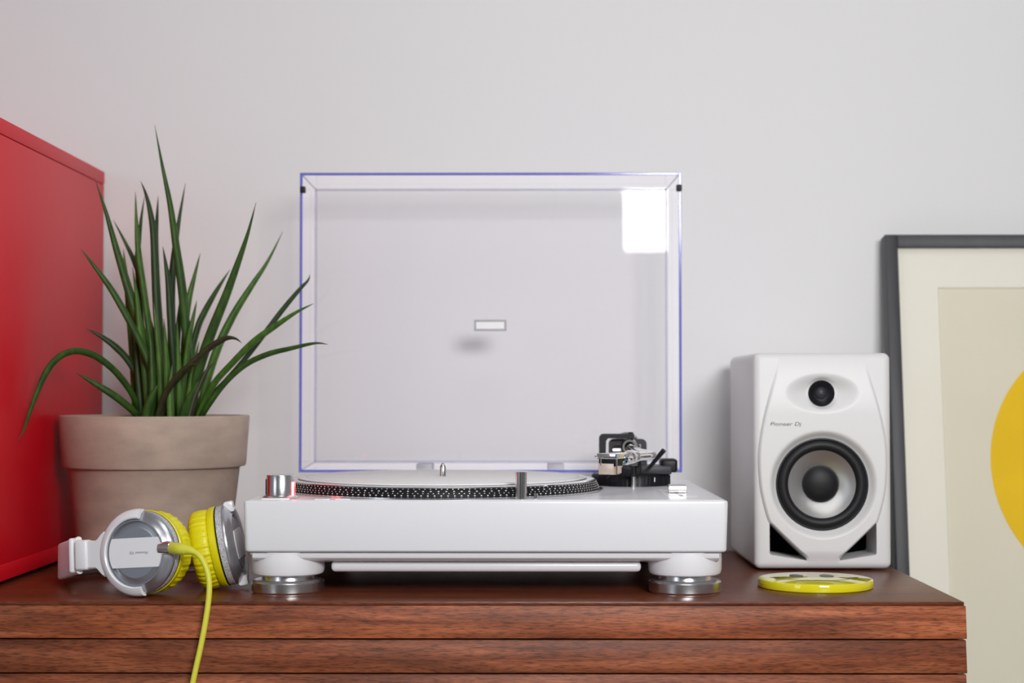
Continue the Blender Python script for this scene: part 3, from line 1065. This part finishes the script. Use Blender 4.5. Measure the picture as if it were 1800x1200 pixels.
# ------------------------------------------------------------------ monitor speaker
SPX, SPY = at(1446, 800, 1.757).x, 1.757
SW, SH, SD = 0.1455, 0.2290, 0.203
SZ = 0.0020
spk = empty('monitor_speaker', (SPX, SPY + SD / 2, 0), 'white monitor speaker with a silver cone, standing on the sideboard', 'speaker')
b = bmesh.new()
bmesh.ops.create_cube(b, size=1)
for v in b.verts:
    v.co = Vector((SPX + v.co.x * SW, SPY + SD / 2 + v.co.y * SD, SZ + SH / 2 + v.co.z * SH))
bmesh.ops.bevel(b, geom=b.edges[:], offset=0.0070, segments=5, profile=0.5, affect='EDGES')
body = merge(NB(), b)
VW, VT = SZ + (997 - 849.5) / 1650, SZ + (997 - 690) / 1650
cut = NB()
YM = lambda x, y, z: frame((x, y, z), (1, 0, 0), (0, 0, 1), (0, -1, 0))      # lathe axis toward the camera
lathe(cut, [(0.0575, -0.045), (0.0575, 0.02)], 64, YM(SPX, SPY, VW))
lathe(cut, [(0.0215, -0.03), (0.0215, 0.02)], 48, YM(SPX, SPY, VT) @ Matrix.Diagonal((1.9, 1.0, 1.0, 1.0)))


def vs(px, py):
    return ((px - 1446) / 1650 + SPX, (997 - py) / 1650 + SZ)


portL = round_poly([vs(1352.5, 914), vs(1352.5, 971), vs(1421, 984), vs(1418, 974)], 0.0022)
portL = round_poly([vs(1352.5, 913), vs(1352.5, 972), vs(1422, 983)], 0.0026)
portR = [(2 * SPX - x, z) for x, z in portL][::-1]
prism(cut, portL, SPY - 0.02, SPY + 0.0745, None, 1.0)
prism(cut, portR, SPY - 0.02, SPY + 0.0745, None, 1.0)
body = boolean_cut(body, cut)
cab = obj('cabinet', body, 'white_satin', spk, ang=32)
for pl in (portL, portR):
    cx = sum(p[0] for p in pl) / len(pl)
    cz = sum(p[1] for p in pl) / len(pl)
    obj('port_shade_block', prism(NB(), [(cx + (p[0] - cx) * 0.97, cz + (p[1] - cz) * 0.97) for p in pl], SPY + 0.0520, SPY + 0.0740), 'void', cab)  # black block added in place of the shade at the back of the port
# moulded baffle: raised shield with waveguide and woofer recess
wk = [(0.0060, 0.0172), (0.0127, 0.0185), (0.0200, 0.0268), (0.0330, 0.0405), (0.0467, 0.0545), (0.0530, 0.0592), (0.0780, 0.0657), (0.1010, 0.0682),
      (0.1285, 0.0681), (0.1588, 0.0634), (0.1850, 0.0566), (0.2067, 0.0500), (0.2240, 0.0452)]
wc = catmull(wk, 10)


def hw(v):
    for (v0, w0), (v1, w1) in zip(wc[:-1], wc[1:]):
        if v <= v1:
            return w0 + (w1 - w0) * (v - v0) / max(v1 - v0, 1e-9)
    return wc[-1][1]


def baffle_h(u, v, e):
    A = 0.0036 * (1 - sstep(0.165, 0.222, v)) * sstep(0.004, 0.020, v)
    h = 0.00015 + A * (1 - (1 - min(1, e / 0.0035)) ** 2)
    t = math.hypot(u / 0.041, (v - (VT - SZ)) / 0.0215)
    h -= 0.0092 * (1 - sstep(0.25, 1.0, t))
    rt = math.hypot(u, v - (VT - SZ))
    kt = 1 - sstep(0.0136, 0.0175, rt)
    h = h * (1 - kt) - 0.0056 * kt
    r = math.hypot(u, v - (VW - SZ))
    if r < 0.0575:
        k = sstep(0.0, 1.0, (0.0575 - r) / 0.0095)
        h = h * (1 - k) + (-0.0045) * k
    return h


NR, NC = 190, 120
b = bmesh.new()
grid = []
for i in range(NR + 1):
    v = 0.0060 + (0.2240 - 0.0060) * i / NR
    w = hw(v)
    row = []
    for j in range(NC + 1):
        s = -1 + 2 * j / NC
        u = w * math.sin(s * math.pi / 2)
        row.append(b.verts.new((SPX + u, SPY - baffle_h(u, v, w - abs(u)), SZ + v)))
    # skirt back into the cabinet
    row.insert(0, b.verts.new((SPX - w, SPY + 0.003, SZ + v)))
    row.append(b.verts.new((SPX + w, SPY + 0.003, SZ + v)))
    grid.append(row)
for r0, r1 in zip(grid[:-1], grid[1:]):
    for k in range(len(r0) - 1):
        c = (r0[k].co + r1[k + 1].co) / 2
        if math.hypot(c.x - SPX, c.z - VW) < 0.0462 or math.hypot(c.x - SPX, c.z - VT) < 0.0129:
            continue
        b.faces.new((r0[k], r0[k + 1], r1[k + 1], r1[k]))
baf = obj('baffle', merge(NB(), b), 'white_satin', spk, ang=50)
# woofer
WMx = YM(SPX, SPY + 0.0042, VW)
sur = [(0.0492, -0.002), (0.0492, 0.0010), (0.0480, 0.0014), (0.0470, 0.0012)]
for k in range(13):
    a = R_(180 * k / 12)
    sur.append((0.0416 + 0.0050 * math.cos(a), 0.0008 + 0.0034 * math.sin(a)))
sur += [(0.0360, -0.0004)]
wf = obj('woofer_surround', lathe(NB(), sur, 96, WMx, caps=False), 'black_rubber', spk)
obj('woofer_cone', lathe(NB(), [(0.0366, -0.0002), (0.0320, -0.0034), (0.0255, -0.0072), (0.0185, -0.0100)], 96, WMx, caps=False), 'cone', spk)
dc = [(0.0202, -0.0105), (0.0198, -0.0088)]
for k in range(1, 9):
    a = R_(90 * k / 8)
    dc.append((0.0192 * math.cos(a), -0.0085 + 0.0065 * math.sin(a)))
dc[-1] = (0, dc[-1][1])
obj('dust_cap', lathe(NB(), dc, 64, WMx, caps=False), 'black_rubber', spk)
# tweeter
TM = YM(SPX, SPY + 0.0054, VT)
tw = obj('tweeter', lathe(NB(), [(0.0140, -0.003), (0.0140, 0.0010), (0.0132, 0.0013), (0.0105, -0.0010), (0.0080, -0.0024), (0.0066, -0.0026)], 64, TM, caps=False), 'black', spk)
dm = [(0.0068, -0.0026)]
for k in range(1, 9):
    a = R_(90 * k / 8)
    dm.append((0.0066 * math.cos(a), -0.0026 + 0.0034 * math.sin(a)))
dm[-1] = (0, dm[-1][1])
obj('tweeter_dome', lathe(NB(), dm, 40, TM, caps=False), M['grey_dark'], tw)
# lettering on the baffle
lc = vs(1381, 744.5)
hL = baffle_h(lc[0] - SPX, lc[1] - SZ, 0.02)
obj('lettering', text_bm('Pioneer Dj', 0.0330, frame((lc[0], SPY - hL - 0.0001, lc[1]), (1, 0, 0), (0, 0, 1), (0, -1, 0))), 'grey_print', baf)
for sx in (-1, 1):
    for y in (SPY + 0.03, SPY + SD - 0.03):
        obj('rubber_foot', lathe(NB(), [(0.008, 0), (0.0075, 0.0035)], 24, Matrix.Translation((SPX + sx * 0.05, y, 0))), 'black_rubber', spk)

# ------------------------------------------------------------------ smiley coaster
CX, CY, CR = at(1433, 1014, 1.6165).x, 1.6165, 0.0556
CT = 0.0082
co = obj('coaster', lathe(NB(), [(0, 0), (CR - 0.0012, 0), (CR - 0.0002, 0.0008), (CR, 0.002), (CR, CT - 0.0012), (CR - 0.0005, CT - 0.0003), (CR - 0.0014, CT), (0, CT)], 128, Matrix.Translation((CX, CY, 0)), caps=False),
         'yellow_gloss', base=(CX, CY, 0))
tag(co, 'glossy yellow round coaster with a smiling face, in front of the speaker', 'coaster')
for sx in (-1, 1):
    obj('eye', lathe(NB(), [(0.0068, CT - 0.0001), (0.0068, CT + 0.00015), (0, CT + 0.00015)], 40,
                     Matrix.Translation((CX + sx * 0.0150, CY + 0.021, 0)) @ Matrix.Diagonal((1, 1.7, 1, 1)), caps=False), 'ink', co)
b = bmesh.new()
va, vb2 = [], []
N = 48
for k in range(N + 1):
    a = R_(192 + 156 * k / N)
    wd = 0.0004 + 0.0022 * math.sin(math.pi * k / N)
    for lst, r in ((va, 0.0385), (vb2, 0.0385 - wd)):
        lst.append(b.verts.new((CX + r * math.cos(a), CY + 0.012 + r * 0.92 * math.sin(a), CT + 0.00015)))
for k in range(N):
    b.faces.new((va[k], va[k + 1], vb2[k + 1], vb2[k]))
obj('smile', merge(NB(), b), 'ink', co)
for sx in (-1, 1):
    a0 = R_(192) if sx < 0 else R_(348)
    mp_ = Matrix.Translation((CX + 0.0385 * math.cos(a0), CY + 0.012 + 0.0354 * math.sin(a0), 0)) @ Matrix.Rotation(sx * R_(22), 4, 'Z') @ Matrix.Diagonal((1.9, 0.75, 1, 1))
    obj('dimple', lathe(NB(), [(0.0032, CT - 0.0001), (0.0032, CT + 0.00018), (0, CT + 0.00018)], 24, mp_, caps=False), 'ink', co)

# ------------------------------------------------------------------ potted plant
PD = 1.80
pcx = at(272.5, 760, PD).x
plant = empty('potted_plant', (pcx, PD, 0), 'spiky green snake plant in a grey clay pot on the sideboard', 'plant')
PT = Matrix.Translation((pcx, PD, 0))
pz = 0.1640
potp = [(0, 0), (0.0780, 0), (0.0795, 0.0015), (0.0915, 0.1065), (0.0930, 0.1085), (0.0972, 0.1092), (0.0984, 0.1110), (0.1020, pz - 0.0020),
        (0.1014, pz), (0.0930, pz), (0.0920, pz - 0.002), (0.0885, 0.120), (0.0720, 0.012), (0, 0.012)]
obj('pot', lathe(NB(), potp, 128, PT, caps=False), 'pot', plant, label='grey clay pot with a wide rim')
sb = NB()
bm_s = bmesh.new()
rings = [[bm_s.verts.new((pcx, PD, 0.1525))]]
for i in range(1, 11):
    r = 0.0895 * i / 10
    rings.append([bm_s.verts.new((pcx + r * math.cos(2 * math.pi * k / 40), PD + r * math.sin(2 * math.pi * k / 40), 0.1500 + random.uniform(-0.002, 0.003))) for k in range(40)])
for k in range(40):
    bm_s.faces.new((rings[0][0], rings[1][k], rings[1][(k + 1) % 40]))
for a, c in zip(rings[1:-1], rings[2:]):
    for k in range(40):
        bm_s.faces.new((a[k], c[k], c[(k + 1) % 40], a[(k + 1) % 40]))
obj('soil', merge(sb, bm_s), 'soil', plant)

# every leaf: pixels from base to tip, depth offsets of base and tip (m), width in pixels, kind
leaves = [
    ([(328, 738), (331, 650), (326, 570), (319, 500), (309, 430), (299, 360), (285, 290), (272, 220)], 0.000, -0.03, 15, 'leaf'),
    ([(302, 738), (302, 600), (301, 520), (306, 450), (315, 385), (326, 322)], 0.035, 0.05, 13, 'leaf_dark'),
    ([(276, 738), (264, 660), (247, 580), (226, 510), (205, 440), (186, 372), (167, 315)], -0.010, -0.02, 16, 'leaf'),
    ([(288, 738), (276, 680), (251, 612), (225, 560), (195, 508), (166, 468), (142, 437)], -0.030, -0.07, 11, 'leaf'),
    ([(282, 738), (267, 600), (252, 512), (238, 465), (220, 426), (199, 386)], 0.020, 0.03, 10, 'leaf'),
    ([(277, 738), (264, 600), (254, 520), (244, 450), (240, 395), (238, 337)], 0.000, 0.00, 11, 'leaf_light'),
    ([(262, 738), (252, 600), (241, 470), (244, 425), (248, 385), (254, 345)], 0.030, 0.04, 9, 'leaf'),
    ([(296, 738), (287, 650), (277, 560), (273, 480), (270, 415), (264, 372), (256, 340), (247, 318)], -0.015, 0.00, 14, 'leaf_dark'),
    ([(293, 738), (284, 600), (277, 500), (274, 425), (276, 380), (278, 344)], 0.040, 0.05, 10, 'leaf_dark'),
    ([(309, 738), (306, 650), (300, 560), (296, 500), (291, 462), (286, 433)], -0.005, 0.00, 13, 'leaf_dark'),
    ([(320, 738), (322, 650), (325, 585), (331, 530), (341, 488), (352, 445)], 0.015, 0.03, 11, 'leaf_light'),
    ([(318, 738), (324, 660), (331, 600), (339, 560), (346, 528)], -0.02, -0.02, 9, 'leaf_light'),
    ([(331, 738), (337, 700), (352, 640), (372, 582), (396, 522), (417, 465), (435, 412), (450, 356)], -0.020, -0.06, 17, 'leaf'),
    ([(348, 738), (364, 668), (385, 605), (412, 550), (441, 504), (470, 460), (497, 407)], 0.020, 0.04, 14, 'leaf_light'),
    ([(322, 738), (333, 640), (346, 580), (361, 545), (384, 505), (404, 474)], 0.030, 0.05, 11, 'leaf'),
    ([(350, 738), (368, 700), (398, 668), (431, 630), (465, 586), (496, 545), (526, 509), (541, 493), (545, 482)], 0.010, 0.02, 9, 'leaf_dark'),
    ([(346, 738), (372, 680), (410, 636), (446, 600), (482, 574), (520, 549), (552, 533)], -0.020, -0.05, 11, 'leaf_light'),
    ([(352, 738), (366, 712), (396, 672), (431, 641), (471, 622), (511, 612), (553, 603), (577, 605)], -0.030, -0.06, 10, 'leaf'),
    ([(284, 738), (291, 694), (313, 663), (343, 633), (367, 612), (388, 598), (402, 593), (415, 595), (425, 603)], -0.060, -0.09, 11, 'leaf_brown'),
    ([(276, 738), (287, 702), (300, 677), (318, 654), (335, 642), (350, 640)], -0.070, -0.10, 10, 'leaf_brown'),
    ([(248, 738), (241, 712), (226, 682), (200, 650), (170, 627), (141, 617), (117, 620), (95, 635), (78, 660), (65, 690), (52, 725), (42, 755), (32, 773)], -0.010, -0.16, 10, 'leaf'),
    ([(254, 738), (243, 668), (224, 632), (201, 608), (176, 590), (151, 577)], 0.000, -0.03, 11, 'leaf_dark'),
    ([(246, 738), (234, 722), (214, 705), (190, 688), (160, 670), (134, 655)], -0.040, -0.08, 11, 'leaf'),
    ([(240, 738), (234, 620), (227, 540), (221, 482), (217, 438)], 0.010, 0.02, 14, 'leaf_light'),
    ([(262, 738), (256, 660), (246, 580), (240, 520), (233, 470)], -0.030, -0.02, 13, 'leaf_light'),
    ([(284, 738), (282, 660), (276, 590), (270, 530)], -0.045, -0.05, 12, 'leaf_light'),
    ([(317, 738), (315, 680), (313, 620), (311, 560)], -0.045, -0.05, 12, 'leaf_light'),
    ([(256, 738), (262, 710), (270, 690), (278, 676)], -0.075, -0.08, 15, 'leaf'),
    ([(332, 738), (340, 705), (352, 675), (364, 650), (377, 636)], -0.040, -0.03, 8, 'leaf_brown'),
    ([(322, 738), (328, 712), (338, 690), (350, 668)], -0.070, -0.08, 14, 'leaf'),
    ([(300, 738), (299, 700), (300, 670), (303, 640)], -0.075, -0.07, 12, 'leaf_light'),
    ([(268, 738), (258, 690), (252, 640), (249, 600)], 0.040, 0.05, 12, 'leaf_dark'),
    ([(292, 738), (286, 680), (277, 620), (262, 560), (251, 520)], 0.010, 0.02, 13, 'leaf'),
    ([(305, 738), (308, 660), (312, 590), (318, 530), (321, 490)], 0.020, 0.03, 12, 'leaf'),
    ([(250, 738), (244, 670), (238, 600), (233, 548)], -0.020, -0.01, 12, 'leaf_dark'),
    ([(326, 738), (333, 690), (341, 640), (350, 600)], -0.030, -0.03, 12, 'leaf_light'),
    ([(266, 738), (268, 680), (266, 620), (262, 575)], -0.050, -0.05, 12, 'leaf'),
    ([(294, 738), (294, 670), (291, 610), (288, 560)], -0.055, -0.06, 12, 'leaf_light'),
    ([(340, 738), (343, 690), (340, 640), (334, 590), (330, 560)], 0.045, 0.05, 12, 'leaf_dark'),
]
for pts, d0, d1, wpx, kind in leaves:
    n = len(pts)
    path = []
    for i, (x, y) in enumerate(pts):
        t = i / (n - 1)
        path.append(at(x, y, PD + d0 + (d1 - d0) * t))
    # start inside the soil
    root = path[0] + (path[0] - path[1]).normalized() * 0.004
    root.z = 0.1460
    path = [root] + path
    P = catmull([tuple(p) for p in path], 7)
    m = len(P)
    sc = []
    for i in range(m):
        t = i / (m - 1)
        s = (0.80 + 0.20 * sstep(0, 0.35, t)) * max(0.05, (1 - max(0, (t - 0.42) / 0.58) ** 1.7))
        if wpx <= 11:
            s = (0.85 + 0.15 * sstep(0, 0.3, t)) * max(0.06, (1 - max(0, (t - 0.62) / 0.38) ** 1.6))
        sc.append(s)
    r = wpx * 1.16 / F * PD / 2
    # nearly round leaf with a groove along one side
    sec = []
    for k in range(12):
        a = 2 * math.pi * k / 12
        g = 1.0 - 0.30 * max(0, math.cos(a + 1.9)) ** 6
        sec.append((r * g * math.cos(a), r * 0.8 * g * math.sin(a)))
    obj('leaf', sweep(NB(), P, sec, up=None, scales=sc, attr='along'), kind, plant, ang=60)

# ------------------------------------------------------------------ headphones
hp_base = (at(255, 1000, 1.60).x, 1.60, 0)
hph = empty('headphones', hp_base, 'white and silver headphones with yellow ear pads and yellow cable', 'headphones')


def cup(c, n, a, sgn=1):
    """c centre of the cup rim, n outward axis, a direction toward the headband arm"""
    n = Vector(n).normalized()
    a = Vector(a)
    a = (a - n * a.dot(n)).normalized()
    s = n.cross(a)
    return frame(c, a, s, n) @ Matrix.Scale(0.93, 4)          # local x = arm, y = side, z = outward


def make_cup(m, name_main):
    # pleated pad
    pad_p = [(0.0235, -0.0270), (0.0270, -0.0296), (0.0330, -0.0306), (0.0378, -0.0284), (0.0400, -0.0240), (0.0406, -0.0190), (0.0402, -0.0140),
             (0.0392, -0.0100), (0.0370, -0.0090)]
    ws = [0.2, 0.4, 0.6, 0.8, 1.0, 1.0, 1.1, 1.3, 0.5]

    def pleat(th, i):
        q = math.sin(th * 34 + 0.9 * math.sin(th * 5)) * 0.6 + math.sin(th * 57 + 1.3) * 0.4
        return 1 + 0.017 * ws[i] * q
    pad = obj('ear_pad', lathe(NB(), pad_p, 240, m, caps=False, wave=pleat), 'yellow_pad', hph, ang=60, label='pleated yellow ear pad')
    obj('pad_lining', lathe(NB(), [(0.0260, -0.0275), (0.0225, -0.0200), (0, -0.0180)], 48, m, caps=False), 'black_rubber', pad)
    obj('pad_welt', lathe(NB(), [(0.0370, -0.0105), (0.0405, -0.0098), (0.0418, -0.0075), (0.0418, -0.0035), (0.0400, -0.0020)], 96, m, caps=False), 'yellow_pad', pad)
    cp = obj('ear_cup', lathe(NB(), [(0.0395, -0.0022), (0.0395, -0.0010), (0.0400, 0.0052), (0.0412, 0.0058), (0.0412, 0.0078), (0.0405, 0.0092), (0.0370, 0.0118),
                                     (0.0330, 0.0138), (0.0322, 0.0150), (0.0314, 0.0150), (0.0310, 0.0132), (0.0310, 0.0118)], 96, m, caps=False), 'cup_silver', hph, ang=30)
    obj('gasket', lathe(NB(), [(0.0398, -0.0022), (0.0412, -0.0019), (0.0412, -0.0008), (0.0398, -0.0005)], 96, m, caps=False), 'black', cp)
    obj('knurled_collar', lathe(NB(), [(0.0398, -0.0008), (0.0411, -0.0006), (0.0414, 0.0050), (0.0400, 0.0058)], 96, m, caps=False), 'knurl', cp)
    # face: sloped ring and inner disc
    obj('face_ring', lathe(NB(), [(0.0312, 0.0118), (0.0302, 0.0120), (0.0258, 0.0146), (0.0245, 0.0147)], 96, m, caps=False), 'cup_silver', cp)
    obj('face_disc', lathe(NB(), [(0.0253, 0.0144), (0.0250, 0.0150), (0.0, 0.0152)], 96, m, caps=False), 'cup_disc', cp)
    # white bar across the face, its ends cut to the circle
    hb_, rr_ = 0.0146, 0.0304
    a0_ = math.asin(hb_ / rr_)
    poly_ = [(rr_ * math.cos(a0_ * (1 - 2 * k / 10)), rr_ * math.sin(a0_ * (1 - 2 * k / 10))) for k in range(11)]
    poly_ += [(-x, -y) for x, y in poly_]
    bb = NB()
    prism(bb, poly_, 0.0118, 0.0158, m @ Matrix(((1, 0, 0, 0), (0, 0, 1, 0), (0, 1, 0, 0), (0, 0, 0, 1))))
    bar = obj('face_bar', bb, 'white_plastic', cp, ang=30)
    return cp, bar


def make_yoke(m, arm_len):
    """white C fork round the rim of the cup, opening away from the arm"""
    b = bmesh.new()
    rows = []
    N = 60
    for k in range(N + 1):
        th = R_(-99 + 198 * k / N)
        ca, sa = math.cos(th), math.sin(th)
        row = []
        for (r, z) in ((0.0338, 0.0135), (0.0336, 0.0165), (0.0348, 0.0175), (0.0405, 0.0160), (0.0430, 0.0125), (0.0434, 0.0085), (0.0420, 0.0072), (0.0385, 0.0115)):
            row.append(b.verts.new((r * ca, r * sa, z)))
        rows.append(row)
    for r0, r1 in zip(rows[:-1], rows[1:]):
        for k in range(8):
            b.faces.new((r0[k], r0[(k + 1) % 8], r1[(k + 1) % 8], r1[k]))
    b.faces.new(rows[0][::-1])
    b.faces.new(rows[-1])
    yb = merge(NB(), b, m)
    # flared root that runs into the arm
    hgt = lambda t: 0.0225 - 0.0085 * sstep(0, 1, t)
    b = bmesh.new()
    rows = []
    for k in range(11):
        t = k / 10
        x = 0.0375 + (arm_len - 0.0375) * t
        h = hgt(min(1, t * 1.9))
        z0, z1 = 0.0075 - 0.002 * t, 0.0148 - 0.0020 * t
        rows.append([b.verts.new(p) for p in ((x, -h, z0), (x, h, z0), (x, h, z1 - 0.0015), (x, h - 0.0015, z1), (x, -h + 0.0015, z1), (x, -h, z1 - 0.0015))])
    for r0, r1 in zip(rows[:-1], rows[1:]):
        for k in range(6):
            b.faces.new((r0[k], r0[(k + 1) % 6], r1[(k + 1) % 6], r1[k]))
    b.faces.new(rows[0][::-1])
    b.faces.new(rows[-1])
    merge(yb, b, m)
    # hinge blocks at the two ends
    return yb


c1 = at(253, 970, 1.536)
m1 = cup(c1, (-0.36, -0.925, 0.05), (-0.925, 0.36, -0.075))
cp1, bar1 = make_cup(m1, 'cup')
obj('yoke', make_yoke(m1, 0.060), 'white_plastic', hph, ang=40)
tm = m1 @ Matrix.Translation((-0.0045, 0, 0.0158))
obj('lettering', text_bm('Pioneer Dj', 0.0215, tm @ Matrix.Rotation(0, 4, 'Z'), 0.0001), 'grey_print', bar1)

c2 = at(395, 958.5, 1.592)
n2 = Vector((0.975, 0.055, 0.20)).normalized()
m2 = cup(c2, n2, (-0.06, 1, 0.0))
cp2, bar2 = make_cup(m2, 'cup')
obj('yoke', make_yoke(m2, 0.048), 'white_plastic', hph, ang=40)
# the hinge lugs of the far fork
for sy in (-1, 1):
    lug = box(NB(), -0.0062, 0.0062, sy * 0.0392 - 0.0050, sy * 0.0392 + 0.0050, 0.0075, 0.0170, 0.0020, 2, m2)
    obj('hinge_lug', lug, 'white_plastic', hph)

# headband: sliders and padded hoop lying on its edge
e1 = m1 @ Vector((0.060, 0, 0.0105))
e2 = m2 @ Vector((0.048, 0, 0.0105))
sl1a, sl1b = m1 @ Vector((0.058, 0, 0.0098)), m1 @ Vector((0.072, 0, 0.0075))
sm1 = m1 @ Matrix.Translation((0.0655, 0, 0.0090))
obj('slider', box(NB(), -0.0075, 0.0075, -0.0152, 0.0152, -0.0060, 0.0062, 0.0028, 3, sm1), 'white_plastic', hph)
em1 = m1 @ Matrix.Translation((0.0790, 0, 0.0066))
obj('band_end_cap', box(NB(), -0.0030, 0.0030, -0.0175, 0.0175, -0.0062, 0.0062, 0.0024, 3, em1), 'white_plastic', hph)
p1_ = m1 @ Vector((0.072, 0, 0.0075))
band = [p1_, Vector((-0.4470, 1.606, 0.0255)), Vector((-0.4535, 1.626, 0.0230)), Vector((-0.4550, 1.650, 0.0205)), Vector((-0.4480, 1.676, 0.0195)),
        Vector((-0.4280, 1.6930, 0.0195)), Vector((-0.3980, 1.6985, 0.0200)), Vector((-0.3600, 1.6960, 0.0230)), Vector((-0.3220, 1.6800, 0.0310)), e2 + Vector((-0.006, 0.004, 0))]
bp = catmull([tuple(p) for p in band], 8)
hbnd = obj('headband', sweep(NB(), bp, rrect(0.0060, 0.0350, 0.0026), up=Vector((0, 0, 1))), 'white_plastic', hph)
# inner cushion follows the hoop on its hollow side
cen = Vector((-0.39, 1.645, 0.02))
ins = []
for i in range(6, len(bp) - 8):
    p = Vector(bp[i])
    q = Vector((cen.x - p.x, cen.y - p.y, 0)).normalized()
    ins.append(p + q * 0.0052)
obj('band_cushion', sweep(NB(), ins, rrect(0.0070, 0.0300, 0.0030), up=Vector((0, 0, 1))), 'cup_silver', hbnd)
# jack socket, plug and hanging cable
jm = m1 @ Matrix.Translation((-0.0325, -0.003, 0.0110))
sock = lathe(NB(), [(0.0060, -0.005), (0.0066, 0.0), (0.0066, 0.0070), (0.0058, 0.0080)], 32, frame(jm.translation, m1.col[2].xyz.normalized(), m1.col[1].xyz.normalized(), -m1.col[0].xyz.normalized()))
obj('jack_socket', sock, 'chrome', cp1)
j0 = jm.translation - m1.col[0].xyz * 0.006
pl = [j0, at(316, 964.5, 1.503), at(331, 966, 1.499), at(342, 970, 1.4965)]
obj('plug', tube(NB(), pl, 0.0055, 20, 6, [1.0, 0.98, 0.72, 0.52]), 'yellow_cable', hph)
for k in range(4):
    p = at(324 + k * 5, 966 + k * k * 0.3, 1.5008 - 0.0010 * k)
    p2 = at(326.5 + k * 5, 966 + k * k * 0.3, 1.5003 - 0.0010 * k)
    obj('strain_relief', sweep(NB(), [p, p2], circ(0.0048 - 0.0005 * k, 20), up=None), 'yellow_cable', hph)
cb = [at(338, 968, 1.4975), at(350, 976, 1.4945), at(361, 994, 1.4915), at(367.5, 1020, 1.4890), at(367, 1050, 1.4870), at(361.5, 1090, 1.4855), at(353, 1135, 1.4845),
      at(343, 1180, 1.484), at(332, 1235, 1.484), at(322, 1300, 1.484), at(318, 1380, 1.484), Vector((-0.3060, 1.470, -T + 0.006)), Vector((-0.270, 1.44, -T + 0.0028)), Vector((-0.20, 1.43, -T + 0.0028))]
obj('cable', tube(NB(), cb, 0.00260, 14, 8), 'yellow_cable', hph)
